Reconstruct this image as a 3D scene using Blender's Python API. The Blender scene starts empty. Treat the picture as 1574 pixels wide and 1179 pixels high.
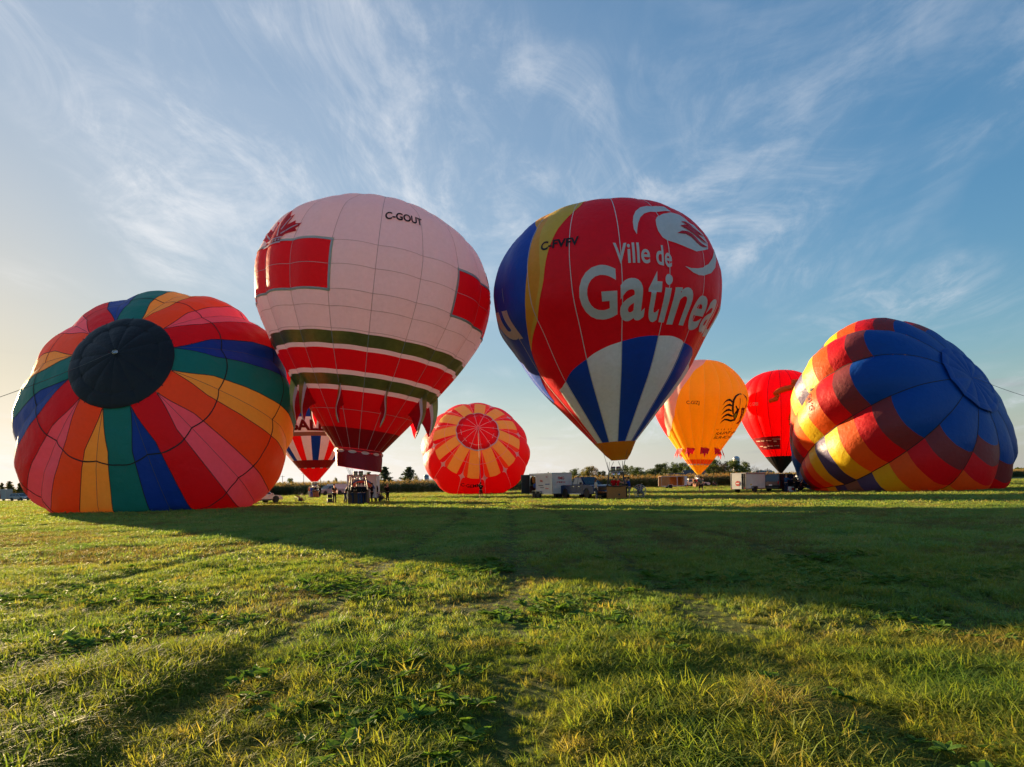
import bpy, bmesh, math, random
import numpy as np
from mathutils import Vector, Matrix, noise
from mathutils.bvhtree import BVHTree
R = math.radians
PI = math.pi
random.seed(7)
rng = np.random.default_rng(7)
scene = bpy.context.scene
COL = scene.collection

# ------------------------------------------------------------------ camera
FPX, CX, CY, ROLL, CAM_H = 1000.0, 787.0, 743.6, 0.0216, 1.45
CA, SA = math.cos(ROLL), math.sin(ROLL)
CAM = Vector((0, 0, CAM_H))
cd = bpy.data.cameras.new('camera'); cam = bpy.data.objects.new('camera', cd); COL.objects.link(cam)
cd.sensor_width = 36.0; cd.sensor_fit = 'HORIZONTAL'
cd.lens = 36.0 * FPX / 1574.0
cd.shift_y = (CY - 589.5) / 1574.0
cd.clip_start = 0.05; cd.clip_end = 9000
cam.matrix_world = Matrix(((CA, SA, 0, 0), (0, 0, -1, 0), (-SA, CA, 0, CAM_H), (0, 0, 0, 1)))
scene.camera = cam

# ------------------------------------------------------------------ light
SUN_AZ, SUN_EL = -44.0, 8.0
sdir = Vector((math.sin(R(SUN_AZ)) * math.cos(R(SUN_EL)), math.cos(R(SUN_AZ)) * math.cos(R(SUN_EL)), math.sin(R(SUN_EL))))
sl = bpy.data.lights.new('sun', 'SUN'); sun = bpy.data.objects.new('sun', sl); COL.objects.link(sun)
sl.energy = 5.0; sl.angle = R(0.6); sl.color = (1.0, 0.74, 0.42)
sun.rotation_euler = sdir.to_track_quat('Z', 'Y').to_euler()
world = bpy.data.worlds.new('World'); scene.world = world; world.use_nodes = True
SKY_STRENGTH = 0.084
EXPOSURE = 2.0
SKY_K = 0.36
BX, BY = 3.1, 1.7
WX = 0.3


def build_world():
    nt = world.node_tree; nt.nodes.clear(); N = nt.nodes.new; L = nt.links.new
    out = N('ShaderNodeOutputWorld'); bg = N('ShaderNodeBackground'); bg.inputs[1].default_value = SKY_STRENGTH
    sky = N('ShaderNodeTexSky'); sky.sky_type = 'NISHITA'; sky.sun_disc = False
    sky.sun_elevation = R(SUN_EL); sky.sun_rotation = R(SUN_AZ)
    sky.air_density = 1.0; sky.dust_density = 0.35; sky.ozone_density = 1.8
    tc = N('ShaderNodeTexCoord'); sep = N('ShaderNodeSeparateXYZ'); L(tc.outputs['Generated'], sep.inputs[0])

    def math_(op, a, b=None, c=None, clamp=False):
        m = N('ShaderNodeMath'); m.operation = op; m.use_clamp = clamp
        for i, v in enumerate((a, b, c)):
            if v is None: continue
            if isinstance(v, (int, float)): m.inputs[i].default_value = v
            else: L(v, m.inputs[i])
        return m.outputs[0]
    zz = math_('MAXIMUM', sep.outputs[2], 0.0)
    den = math_('ADD', zz, 0.16)
    u = math_('DIVIDE', sep.outputs[0], den); v = math_('DIVIDE', sep.outputs[1], den)
    comb = N('ShaderNodeCombineXYZ'); L(u, comb.inputs[0]); L(v, comb.inputs[1])

    def layer(rot, sc, scale, detail, rough, dist, off):
        mp = N('ShaderNodeMapping'); mp.inputs['Rotation'].default_value = (0, 0, R(rot)); mp.inputs['Scale'].default_value = sc
        mp.inputs['Location'].default_value = off
        L(comb.outputs[0], mp.inputs[0])
        n = N('ShaderNodeTexNoise'); n.inputs['Scale'].default_value = scale; n.inputs['Detail'].default_value = detail
        n.inputs['Roughness'].default_value = rough; n.inputs['Distortion'].default_value = dist
        L(mp.outputs[0], n.inputs['Vector']); return n.outputs[0]

    def ramp(x, a, b):
        m = N('ShaderNodeMapRange'); m.interpolation_type = 'SMOOTHSTEP'
        m.inputs[1].default_value = a; m.inputs[2].default_value = b; L(x, m.inputs[0]); return m.outputs[0]
    big = ramp(layer(-38, (1, .6, 1), 0.9, 4, .55, .8, (BX, BY, 0)), .40, .72)
    wisp = ramp(layer(-25, (1, .55, 1), 2.0, 10, .66, 2.2, (WX, 2.2, 0)), .42, .70)
    fine = ramp(layer(-50, (1, .5, 1), 7.0, 8, .68, 1.2, (5.3, 0.2, 0)), .42, .75)
    f1 = math_('MULTIPLY', big, math_('ADD', math_('MULTIPLY', wisp, .9), math_('MULTIPLY', fine, .35)))
    veil = math_('MULTIPLY', big, .14)
    cov = math_('MULTIPLY', math_('ADD', f1, veil), .66, clamp=True)
    # small flat clouds near the horizon
    el = N('ShaderNodeCombineXYZ'); az = math_('ARCTAN2', sep.outputs[0], sep.outputs[1])
    L(math_('MULTIPLY', az, 5.0), el.inputs[0]); L(math_('MULTIPLY', sep.outputs[2], 42.0), el.inputs[1])
    n2 = N('ShaderNodeTexNoise'); n2.inputs['Scale'].default_value = 1.0; n2.inputs['Detail'].default_value = 6; n2.inputs['Roughness'].default_value = .55
    L(el.outputs[0], n2.inputs['Vector'])
    low = ramp(n2.outputs[0], .56, .72)
    lowband = math_('MULTIPLY', ramp(sep.outputs[2], .015, .05), math_('SUBTRACT', 1.0, ramp(sep.outputs[2], .10, .19)))
    low = math_('MULTIPLY', math_('MULTIPLY', low, lowband), .45)
    veil2 = math_('MULTIPLY', math_('SUBTRACT', 1.0, ramp(sep.outputs[2], -.02, .18)), .85)
    hs = N('ShaderNodeHueSaturation'); hs.inputs['Saturation'].default_value = 1.22; bw = N('ShaderNodeRGBToBW'); L(sky.outputs[0], bw.inputs[0])
    k_ = math_('DIVIDE', 1.0, math_('ADD', 1.0, math_('MULTIPLY', bw.outputs[0], SKY_K)))
    sc_ = N('ShaderNodeVectorMath'); sc_.operation = 'SCALE'; L(sky.outputs[0], sc_.inputs[0]); L(k_, sc_.inputs['Scale'])
    L(sc_.outputs[0], hs.inputs['Color'])
    # cloud colour: lit by the low sun, brightest near it
    dot = N('ShaderNodeVectorMath'); dot.operation = 'DOT_PRODUCT'; dot.inputs[1].default_value = sdir; L(tc.outputs['Generated'], dot.inputs[0])
    near = ramp(dot.outputs['Value'], .2, 1.0)
    L(math_('MULTIPLY_ADD', near, -.42, 1.28), hs.inputs['Saturation'])
    cc = N('ShaderNodeMix'); cc.data_type = 'RGBA'; cc.inputs[6].default_value = (2.1, 2.22, 2.42, 1); cc.inputs[7].default_value = (3.1, 3.05, 3.05, 1)
    L(near, cc.inputs[0])
    m1 = N('ShaderNodeMix'); m1.data_type = 'RGBA'; L(cov, m1.inputs[0])
    hc = N('ShaderNodeMix'); hc.data_type = 'RGBA'; hc.inputs[6].default_value = (1.36, 1.42, 1.50, 1); hc.inputs[7].default_value = (3.2, 3.05, 2.95, 1); L(near, hc.inputs[0])
    m0 = N('ShaderNodeMix'); m0.data_type = 'RGBA'; L(veil2, m0.inputs[0]); L(hs.outputs[0], m0.inputs[6]); L(hc.outputs[2], m0.inputs[7]); L(m0.outputs[2], m1.inputs[6]); L(cc.outputs[2], m1.inputs[7])
    m2 = N('ShaderNodeMix'); m2.data_type = 'RGBA'; L(low, m2.inputs[0]); L(m1.outputs[2], m2.inputs[6]); m2.inputs[7].default_value = (1.2, 1.22, 1.35, 1)
    L(m2.outputs[2], bg.inputs[0]); L(bg.outputs[0], out.inputs[0])


build_world()
scene.view_settings.view_transform = 'Standard'; scene.view_settings.look = 'None'
scene.view_settings.gamma = 1.0; scene.view_settings.use_curve_mapping = False
scene.view_settings.exposure = EXPOSURE
scene.render.engine = 'CYCLES'
scene.cycles.use_denoising = True
scene.cycles.max_bounces = 10; scene.cycles.diffuse_bounces = 7; scene.cycles.transmission_bounces = 10; scene.cycles.transparent_max_bounces = 8


# ------------------------------------------------------------------ helpers
def lin(c):
    return tuple(((v / 255) / 12.92 if v / 255 <= .04045 else ((v / 255 + .055) / 1.055) ** 2.4) for v in c)


def pray(px, py):
    dx, dy = px - CX, py - CY
    return Vector(((dx * CA - dy * SA) / FPX, 1.0, -(dx * SA + dy * CA) / FPX))


def at(px, py):
    """ground point seen at a photo position"""
    r = pray(px, py); return CAM + r * (CAM_H / -r.z)


def at_depth(px, py, Y):
    return CAM + pray(px, py) * Y


def tag(o, label=None, cat=None, group=None, kind=None):
    if label: o['label'] = label
    if cat: o['category'] = cat
    if group: o['group'] = group
    if kind: o['kind'] = kind
    return o


def empty(name, loc=(0, 0, 0), rz=0.0, parent=None):
    o = bpy.data.objects.new(name, None); COL.objects.link(o); o.location = loc; o.rotation_euler = (0, 0, rz)
    o.empty_display_size = .2
    if parent: o.parent = parent
    return o


def kids(o):
    return [c for c in bpy.data.objects if c.parent is o]


def copy_tree(o, parent=None):
    c = o.copy(); COL.objects.link(c)
    if parent: c.parent = parent
    for ch in list(o.children): copy_tree(ch, c)
    return c


def link(name, me, mats, parent=None, smooth=False):
    if not isinstance(mats, (list, tuple)): mats = [mats]
    for m in mats: me.materials.append(m)
    if smooth:
        me.polygons.foreach_set('use_smooth', [True] * len(me.polygons))
    o = bpy.data.objects.new(name, me); COL.objects.link(o)
    if parent: o.parent = parent
    return o


class MB:
    """collects simple shapes into one mesh"""
    def __init__(self):
        self.bm = bmesh.new()

    def box(self, c, s, rot=None, bev=0.0, taper=None):
        g = bmesh.ops.create_cube(self.bm, size=1.0)['verts']
        for v in g:
            x, y, z = v.co
            if taper and z > 0: x *= taper[0]; y *= taper[1]
            p = Vector((x * s[0], y * s[1], z * s[2]))
            if rot: p = rot @ p
            v.co = p + Vector(c)
        if bev:
            es = list({e for v in g for e in v.link_edges})
            bmesh.ops.bevel(self.bm, geom=es, offset=bev, segments=2, affect='EDGES', profile=.6)
        return self

    def tube(self, pts, r, n=6, caps=True, r2=None):
        pts = [Vector(p) for p in pts]; rings = []
        up = Vector((0.13, .21, 1)).normalized()
        for i, p in enumerate(pts):
            t = (pts[min(i + 1, len(pts) - 1)] - pts[max(i - 1, 0)]).normalized()
            a = t.cross(up)
            if a.length < .05: a = t.cross(Vector((1, 0, 0)))
            a.normalize(); b = t.cross(a)
            if isinstance(r, (list, tuple)): rr = r[i]
            else: rr = r if r2 is None else r + (r2 - r) * i / (len(pts) - 1)
            rings.append([self.bm.verts.new(p + a * (rr * math.cos(2 * PI * k / n)) + b * (rr * math.sin(2 * PI * k / n))) for k in range(n)])
        for i in range(len(rings) - 1):
            for k in range(n):
                self.bm.faces.new((rings[i][k], rings[i][(k + 1) % n], rings[i + 1][(k + 1) % n], rings[i + 1][k]))
        if caps and len(rings) > 1:
            self.bm.faces.new(rings[0][::-1]); self.bm.faces.new(rings[-1])
        return self

    def lathe(self, prof, n=16, c=(0, 0, 0), axis='z'):
        rings = []
        for r, z in prof:
            ring = []
            for k in range(n):
                a = 2 * PI * k / n
                p = (r * math.cos(a), r * math.sin(a), z)
                if axis == 'y': p = (p[0], p[2], p[1])
                if axis == 'x': p = (p[2], p[0], p[1])
                ring.append(self.bm.verts.new(Vector(p) + Vector(c)))
            rings.append(ring)
        for i in range(len(rings) - 1):
            for k in range(n):
                self.bm.faces.new((rings[i][k], rings[i][(k + 1) % n], rings[i + 1][(k + 1) % n], rings[i + 1][k]))
        if prof[0][0] > 1e-4: self.bm.faces.new(rings[0][::-1])
        if prof[-1][0] > 1e-4: self.bm.faces.new(rings[-1])
        return self

    def prism(self, poly, y0, y1, ins=0.0):
        """polygon in x,z extruded along y; the two ends shrink towards the middle by ins"""
        n = len(poly); cx = sum(p[0] for p in poly) / n; cz = sum(p[1] for p in poly) / n
        ys = [y0, y1] if not ins else [y0, y0 + ins * 1.2, y1 - ins * 1.2, y1]
        loops = []
        for j, y in enumerate(ys):
            k = ins if (ins and j in (0, len(ys) - 1)) else 0.0
            lp = []
            for (x, z) in poly:
                d = math.hypot(x - cx, z - cz) or 1
                lp.append(self.bm.verts.new((x - (x - cx) / d * k, y, z - (z - cz) / d * k)))
            loops.append(lp)
        for j in range(len(loops) - 1):
            for i in range(n):
                self.bm.faces.new((loops[j][i], loops[j][(i + 1) % n], loops[j + 1][(i + 1) % n], loops[j + 1][i]))
        self.bm.faces.new(loops[0]); self.bm.faces.new(loops[-1][::-1])
        return self

    def quad(self, *ps):
        self.bm.faces.new([self.bm.verts.new(p) for p in ps]); return self

    def ball(self, c, r, sub=2, sc=(1, 1, 1)):
        g = bmesh.ops.create_icosphere(self.bm, subdivisions=sub, radius=r)['verts']
        for v in g: v.co = Vector((v.co.x * sc[0], v.co.y * sc[1], v.co.z * sc[2])) + Vector(c)
        return self

    def mesh(self, name):
        bmesh.ops.recalc_face_normals(self.bm, faces=self.bm.faces)
        me = bpy.data.meshes.new(name); self.bm.to_mesh(me); self.bm.free(); return me

    def build(self, name, m, parent=None, smooth=False):
        return link(name, self.mesh(name), m, parent, smooth)


def pymesh(name, V, Fc):
    me = bpy.data.meshes.new(name); me.from_pydata([tuple(v) for v in V], [], [tuple(f) for f in Fc]); me.update(); return me


# ------------------------------------------------------------------ materials
def new_mat(name):
    m = bpy.data.materials.new(name); m.use_nodes = True
    nt = m.node_tree; nt.nodes.clear(); return m, nt


def simple(name, col, rough=.5, metal=0.0, var=.08, scale=8.0, bump=0.0, spec=.5, coat=0.0, emit=None):
    """one colour with a little procedural dirt and unevenness"""
    m, nt = new_mat(name); N = nt.nodes.new; L = nt.links.new
    out = N('ShaderNodeOutputMaterial'); b = N('ShaderNodeBsdfPrincipled'); L(b.outputs[0], out.inputs[0])
    tc = N('ShaderNodeTexCoord'); n = N('ShaderNodeTexNoise'); n.inputs['Scale'].default_value = scale; n.inputs['Detail'].default_value = 5
    L(tc.outputs['Object'], n.inputs['Vector'])
    mr = N('ShaderNodeMapRange'); mr.inputs[1].default_value = .3; mr.inputs[2].default_value = .7
    mr.inputs[3].default_value = 1 - var; mr.inputs[4].default_value = 1 + var; L(n.outputs[0], mr.inputs[0])
    mx = N('ShaderNodeMix'); mx.data_type = 'RGBA'; mx.blend_type = 'MULTIPLY'; mx.inputs[0].default_value = 1
    mx.inputs[6].default_value = (*col, 1); cmb = N('ShaderNodeCombineColor')
    for i in range(3): L(mr.outputs[0], cmb.inputs[i])
    L(cmb.outputs[0], mx.inputs[7]); L(mx.outputs[2], b.inputs['Base Color'])
    b.inputs['Roughness'].default_value = rough; b.inputs['Metallic'].default_value = metal
    b.inputs['Specular IOR Level'].default_value = spec
    b.inputs['Coat Weight'].default_value = coat; b.inputs['Coat Roughness'].default_value = .08
    if bump:
        bp = N('ShaderNodeBump'); bp.inputs['Strength'].default_value = bump; bp.inputs['Distance'].default_value = .02
        L(n.outputs[0], bp.inputs['Height']); L(bp.outputs[0], b.inputs['Normal'])
    return m


def fabric(name, col, trans=.3, wr=.35, tcol=None, wscale=.55, rough=.48):
    """balloon cloth: thin nylon, some light passes through, soft creases and faint ripstop stains"""
    m, nt = new_mat(name); N = nt.nodes.new; L = nt.links.new
    out = N('ShaderNodeOutputMaterial'); b = N('ShaderNodeBsdfPrincipled'); t = N('ShaderNodeBsdfTranslucent'); mx = N('ShaderNodeMixShader')
    tc = N('ShaderNodeNewGeometry')
    n = N('ShaderNodeTexNoise'); n.inputs['Scale'].default_value = wscale; n.inputs['Detail'].default_value = 6; n.inputs['Roughness'].default_value = .6
    L(tc.outputs['Position'], n.inputs['Vector'])
    n2 = N('ShaderNodeTexNoise'); n2.inputs['Scale'].default_value = 3.5; n2.inputs['Detail'].default_value = 5; L(tc.outputs['Position'], n2.inputs['Vector'])
    mr = N('ShaderNodeMapRange'); mr.inputs[1].default_value = .3; mr.inputs[2].default_value = .7; mr.inputs[3].default_value = .94; mr.inputs[4].default_value = 1.05
    L(n2.outputs[0], mr.inputs[0])
    c = N('ShaderNodeMix'); c.data_type = 'RGBA'; c.blend_type = 'MULTIPLY'; c.inputs[0].default_value = 1; c.inputs[6].default_value = (*col, 1)
    cmb = N('ShaderNodeCombineColor')
    for i in range(3): L(mr.outputs[0], cmb.inputs[i])
    L(cmb.outputs[0], c.inputs[7]); L(c.outputs[2], b.inputs['Base Color'])
    t.inputs[0].default_value = (*(tcol or col), 1)
    b.inputs['Roughness'].default_value = rough; b.inputs['Specular IOR Level'].default_value = .3
    n3 = N('ShaderNodeTexNoise'); n3.inputs['Scale'].default_value = 1.3; n3.inputs['Detail'].default_value = 3; n3.inputs['Distortion'].default_value = 1.5; L(tc.outputs['Position'], n3.inputs['Vector'])
    ad = N('ShaderNodeMath'); ad.operation = 'MULTIPLY_ADD'; ad.inputs[1].default_value = .07; L(n2.outputs[0], ad.inputs[0]); ad2 = N('ShaderNodeMath'); ad2.operation = 'MULTIPLY_ADD'; ad2.inputs[1].default_value = .26; L(n3.outputs[0], ad2.inputs[0]); L(n.outputs[0], ad2.inputs[2]); L(ad2.outputs[0], ad.inputs[2])
    bp = N('ShaderNodeBump'); bp.inputs['Strength'].default_value = wr; bp.inputs['Distance'].default_value = .35
    L(ad.outputs[0], bp.inputs['Height']); L(bp.outputs[0], b.inputs['Normal'])
    mx.inputs[0].default_value = trans
    L(b.outputs[0], mx.inputs[1]); L(t.outputs[0], mx.inputs[2]); L(mx.outputs[0], out.inputs[0])
    return m


def leafy(name, cols, trans=.35, scale=.6, rough=.5, spec=.3, tip=None):
    """leaf or blade: colour drifts over the place, some light passes through"""
    m, nt = new_mat(name); N = nt.nodes.new; L = nt.links.new
    out = N('ShaderNodeOutputMaterial'); b = N('ShaderNodeBsdfPrincipled'); t = N('ShaderNodeBsdfTranslucent'); mx = N('ShaderNodeMixShader')
    g = N('ShaderNodeNewGeometry'); n = N('ShaderNodeTexNoise'); n.inputs['Scale'].default_value = scale; n.inputs['Detail'].default_value = 4
    L(g.outputs['Position'], n.inputs['Vector'])
    rnd = N('ShaderNodeObjectInfo')
    ma = N('ShaderNodeMath'); ma.operation = 'MULTIPLY_ADD'; ma.inputs[1].default_value = .5; L(rnd.outputs['Random'], ma.inputs[0]); 
    mb = N('ShaderNodeMath'); mb.operation = 'MULTIPLY_ADD'; mb.inputs[1].default_value = 1.7; mb.inputs[2].default_value = -.6; L(n.outputs[0], mb.inputs[0]); L(mb.outputs[0], ma.inputs[2])
    rp = N('ShaderNodeValToRGB'); el = rp.color_ramp.elements
    while len(el) < len(cols): el.new(.5)
    for i, c in enumerate(cols): el[i].position = i / (len(cols) - 1); el[i].color = (*c, 1)
    L(ma.outputs[0], rp.inputs[0])
    L(rp.outputs[0], b.inputs['Base Color'])
    br = N('ShaderNodeMix'); br.data_type = 'RGBA'; br.blend_type = 'MULTIPLY'; br.inputs[0].default_value = 1; br.inputs[7].default_value = (1.46, 1.36, .64, 1)
    L(rp.outputs[0], br.inputs[6]); L(br.outputs[2], t.inputs[0])
    b.inputs['Roughness'].default_value = rough; b.inputs['Specular IOR Level'].default_value = spec
    mx.inputs[0].default_value = trans
    L(b.outputs[0], mx.inputs[1]); L(t.outputs[0], mx.inputs[2]); L(mx.outputs[0], out.inputs[0])
    return m


def wicker_mat():
    m, nt = new_mat('wicker'); N = nt.nodes.new; L = nt.links.new
    out = N('ShaderNodeOutputMaterial'); b = N('ShaderNodeBsdfPrincipled'); L(b.outputs[0], out.inputs[0])
    tc = N('ShaderNodeTexCoord'); w = N('ShaderNodeTexWave'); w.bands_direction = 'Z'; w.inputs['Scale'].default_value = 7; w.inputs['Distortion'].default_value = 1.2; w.inputs['Detail'].default_value = 2
    L(tc.outputs['Object'], w.inputs['Vector'])
    rp = N('ShaderNodeValToRGB'); rp.color_ramp.elements[0].color = (*lin((110, 60, 24)), 1); rp.color_ramp.elements[1].color = (*lin((212, 134, 62)), 1)
    L(w.outputs[0], rp.inputs[0]); L(rp.outputs[0], b.inputs['Base Color']); b.inputs['Roughness'].default_value = .6
    bp = N('ShaderNodeBump'); bp.inputs['Strength'].default_value = .6; bp.inputs['Distance'].default_value = .02; L(w.outputs[0], bp.inputs['Height']); L(bp.outputs[0], b.inputs['Normal'])
    return m


M = {}
M['black'] = simple('black_rubber', (.012, .012, .013), .7)
M['dark'] = simple('dark_plastic', (.02, .02, .022), .5)
M['steel'] = simple('steel', (.45, .45, .46), .35, 1.0)
M['darksteel'] = simple('dark_steel', (.07, .07, .075), .45, .6)
M['chrome'] = simple('chrome', (.7, .7, .72), .15, 1.0, .02)
M['glass'] = simple('vehicle_glass', (.02, .026, .03), .06, 0, .02, spec=.8)
M['whitepaint'] = simple('white_paint', (.62, .62, .62), .5, 0, .08, 2.0, spec=.3)
M['greypaint'] = simple('silver_paint', (.30, .31, .33), .4, .3, .05, coat=.15)
M['bluepaint'] = simple('blue_paint', (.007, .024, .105), .4, 0, .05, spec=.3, coat=.15)
M['blackpaint'] = simple('black_paint', (.012, .013, .017), .3, 0, .05, coat=.3)
M['redpaint'] = simple('red_paint', (.42, .05, .045), .4, 0, .06)
M['rim'] = simple('alloy_rim', (.55, .55, .56), .4, .2, .05)
M['lamp'] = simple('lamp_glass', (.75, .75, .72), .12, 0, .02)
M['tail'] = simple('tail_lamp', (.35, .012, .012), .2)
M['ply'] = simple('plywood', lin((170, 118, 66)), .7, 0, .22, 3.0)
M['wood'] = simple('timber', lin((120, 80, 45)), .7, 0, .2, 6.0)
M['wicker'] = wicker_mat()
M['leather'] = simple('brown_leather', lin((70, 40, 22)), .55)
M['rope'] = simple('rope', (.12, .11, .1), .8)
M['white'] = simple('white_plain', (.72, .72, .72), .6)
M['orange'] = simple('orange_plastic', (.75, .16, .03), .5)
M['skin'] = simple('skin', lin((205, 150, 120)), .55, 0, .05)
M['print_dark'] = simple('dark_print', (.03, .03, .035), .6)
M['print_red'] = simple('red_print', (.5, .03, .03), .5)
M['print_blue'] = simple('blue_print', (.03, .08, .3), .5)
_cl = {}


def cloth(rgb):
    if rgb not in _cl: _cl[rgb] = simple('clothing', lin(rgb), .85, 0, .12, 14, .25, spec=.15)
    return _cl[rgb]
# ------------------------------------------------------------------ the field
TRACKS = [(-2.3, .22), (-.05, .30), (2.1, .26), (5.4, .2), (-6.6, .2)]


def gz(x, y):
    z = .05 * noise.noise(Vector((x * .35, y * .35, 3.3))) + .03 * noise.noise(Vector((x * 1.1, y * 1.1, 7.1)))
    return z - .02


def build_ground():
    m, nt = new_mat('meadow_soil'); N = nt.nodes.new; L = nt.links.new
    out = N('ShaderNodeOutputMaterial'); b = N('ShaderNodeBsdfPrincipled'); L(b.outputs[0], out.inputs[0])
    g = N('ShaderNodeNewGeometry')

    def nz(s, d=6, r=.6):
        n = N('ShaderNodeTexNoise'); n.inputs['Scale'].default_value = s; n.inputs['Detail'].default_value = d; n.inputs['Roughness'].default_value = r
        L(g.outputs['Position'], n.inputs['Vector']); return n.outputs[0]
    big, mid, fine = nz(.09), nz(.7), nz(9, 8, .7)
    r1 = N('ShaderNodeValToRGB'); e = r1.color_ramp.elements; e[0].position = .3; e[1].position = .72
    e[0].color = (.045, .075, .014, 1); e[1].color = (.13, .17, .045, 1); x = e.new(.5); x.color = (.085, .12, .028, 1)
    L(mid, r1.inputs[0])
    r2 = N('ShaderNodeValToRGB'); e = r2.color_ramp.elements; e[0].position = .42; e[1].position = .66; e[0].color = (0, 0, 0, 1); e[1].color = (1, 1, 1, 1)
    L(big, r2.inputs[0])
    mx = N('ShaderNodeMix'); mx.data_type = 'RGBA'; L(r2.outputs[0], mx.inputs[0]); L(r1.outputs[0], mx.inputs[6]); mx.inputs[7].default_value = (.14, .14, .045, 1)
    mf = N('ShaderNodeMapRange'); mf.inputs[1].default_value = .3; mf.inputs[2].default_value = .7; mf.inputs[3].default_value = .35; mf.inputs[4].default_value = 1.25; L(fine, mf.inputs[0])
    cc = N('ShaderNodeCombineColor')
    for i in range(3): L(mf.outputs[0], cc.inputs[i])
    mm = N('ShaderNodeMix'); mm.data_type = 'RGBA'; mm.blend_type = 'MULTIPLY'; mm.inputs[0].default_value = 1; L(mx.outputs[2], mm.inputs[6]); L(cc.outputs[0], mm.inputs[7])
    L(mm.outputs[2], b.inputs['Base Color']); b.inputs['Roughness'].default_value = .95; b.inputs['Specular IOR Level'].default_value = .1
    bp = N('ShaderNodeBump'); bp.inputs['Strength'].default_value = .8; bp.inputs['Distance'].default_value = .12; L(fine, bp.inputs['Height']); L(bp.outputs[0], b.inputs['Normal'])

    xs = np.concatenate([-np.geomspace(4000, 26, 26), np.arange(-25, 25.1, .5), np.geomspace(26, 4000, 26)])
    ys = np.concatenate([[-400, -100, -30, -8], np.arange(-2, 40, .5), np.geomspace(41, 5000, 40)])
    V = []; F = []
    for y in ys:
        for x in xs:
            w = 1.0 if (abs(x) < 26 and -3 < y < 41) else 0.0
            V.append((x, y, gz(x, y) * w - (0 if w else .02)))
    nx = len(xs)
    for j in range(len(ys) - 1):
        for i in range(nx - 1): a = j * nx + i; F.append((a, a + 1, a + nx + 1, a + nx))
    o = link('ground', pymesh('ground', V, F), m, None, True); tag(o, 'wide mown meadow of grass with worn brown patches', kind='structure')


build_ground()


def scatter(name, P, rot, scl, idx, protos, label):
    me = bpy.data.meshes.new(name); me.vertices.add(len(P)); me.vertices.foreach_set('co', np.asarray(P, np.float32).ravel())
    for nm, tp, key, dat in (('rot', 'FLOAT_VECTOR', 'vector', rot), ('scl', 'FLOAT_VECTOR', 'vector', scl), ('idx', 'INT', 'value', idx)):
        a = me.attributes.new(nm, tp, 'POINT'); a.data.foreach_set(key, np.asarray(dat, np.int32 if tp == 'INT' else np.float32).ravel())
    o = bpy.data.objects.new(name, me); COL.objects.link(o)
    ng = bpy.data.node_groups.new(name + '_scatter', 'GeometryNodeTree')
    ng.interface.new_socket('Geometry', in_out='INPUT', socket_type='NodeSocketGeometry'); ng.interface.new_socket('Geometry', in_out='OUTPUT', socket_type='NodeSocketGeometry')
    N = ng.nodes.new; L = ng.links.new
    gi, go = N('NodeGroupInput'), N('NodeGroupOutput'); ip = N('GeometryNodeInstanceOnPoints'); j = N('GeometryNodeJoinGeometry')
    for p in reversed(protos):
        oi = N('GeometryNodeObjectInfo'); oi.inputs['Object'].default_value = p; oi.inputs['As Instance'].default_value = True; L(oi.outputs['Geometry'], j.inputs[0])
    L(gi.outputs[0], ip.inputs['Points']); L(j.outputs[0], ip.inputs['Instance']); ip.inputs['Pick Instance'].default_value = True
    for nm, tp, sock in (('rot', 'FLOAT_VECTOR', 'Rotation'), ('scl', 'FLOAT_VECTOR', 'Scale'), ('idx', 'INT', 'Instance Index')):
        na = N('GeometryNodeInputNamedAttribute'); na.data_type = tp; na.inputs['Name'].default_value = nm; L(na.outputs[0], ip.inputs[sock])
    L(ip.outputs[0], go.inputs[0])
    md = o.modifiers.new('scatter', 'NODES'); md.node_group = ng
    tag(o, label, kind='stuff'); return o


def proto(name, V, F, mat, mats=None, fm=None):
    me = pymesh(name, V, F)
    for m in (mats or [mat]): me.materials.append(m)
    if fm: me.polygons.foreach_set('material_index', fm)
    return bpy.data.objects.new(name, me)


def blades(n, spread, h, w, bend, seg=3, rnd=None):
    rnd = rnd or random; V = []; F = []
    for _ in range(n):
        a = rnd.uniform(0, 2 * PI); r = spread * math.sqrt(rnd.random()); bx, by = r * math.cos(a), r * math.sin(a)
        d = rnd.uniform(0, 2 * PI); hh = h * rnd.uniform(.5, 1.15); bb = bend * rnd.uniform(.2, 1.3) * hh; ww = w * rnd.uniform(.7, 1.3)
        dx, dy = math.cos(d), math.sin(d); tw = rnd.uniform(-.6, .6); px, py = -math.sin(d + tw), math.cos(d + tw)
        i0 = len(V)
        for s in range(seg + 1):
            t = s / seg; out = bb * t**1.8; z = hh * (t - .45 * (bb / hh) * t**2.6)
            k = ww * (1 - t)**.7 if s < seg else 0
            if s < seg:
                V.append((bx + dx * out - px * k, by + dy * out - py * k, z)); V.append((bx + dx * out + px * k, by + dy * out + py * k, z))
            else: V.append((bx + dx * out, by + dy * out, z))
        for s in range(seg - 1): q = i0 + 2 * s; F.append((q, q + 1, q + 3, q + 2))
        q = i0 + 2 * (seg - 1); F.append((q, q + 1, q + 2))
    return V, F


G1 = leafy('grass_blade', [(.070, .150, .028), (.140, .205, .034), (.225, .245, .045), (.34, .26, .085)], .5, .8, .65, .12)
G1M = leafy('dewy_shade_lift_grass', [(.11, .215, .050), (.175, .275, .062), (.245, .30, .072), (.35, .29, .11)], .42, .5, .6, .25)  # dewy grass, colour raised to lighten the field where shade fell too dark
G2 = leafy('dry_grass', [(.15, .13, .04), (.21, .175, .06), (.12, .135, .035)], .4, .8, .6, .25)
G3 = leafy('weed_leaf', [(.05, .125, .022), (.085, .17, .03), (.12, .2, .04)], .4, 1.0, .6, .12)


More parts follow.
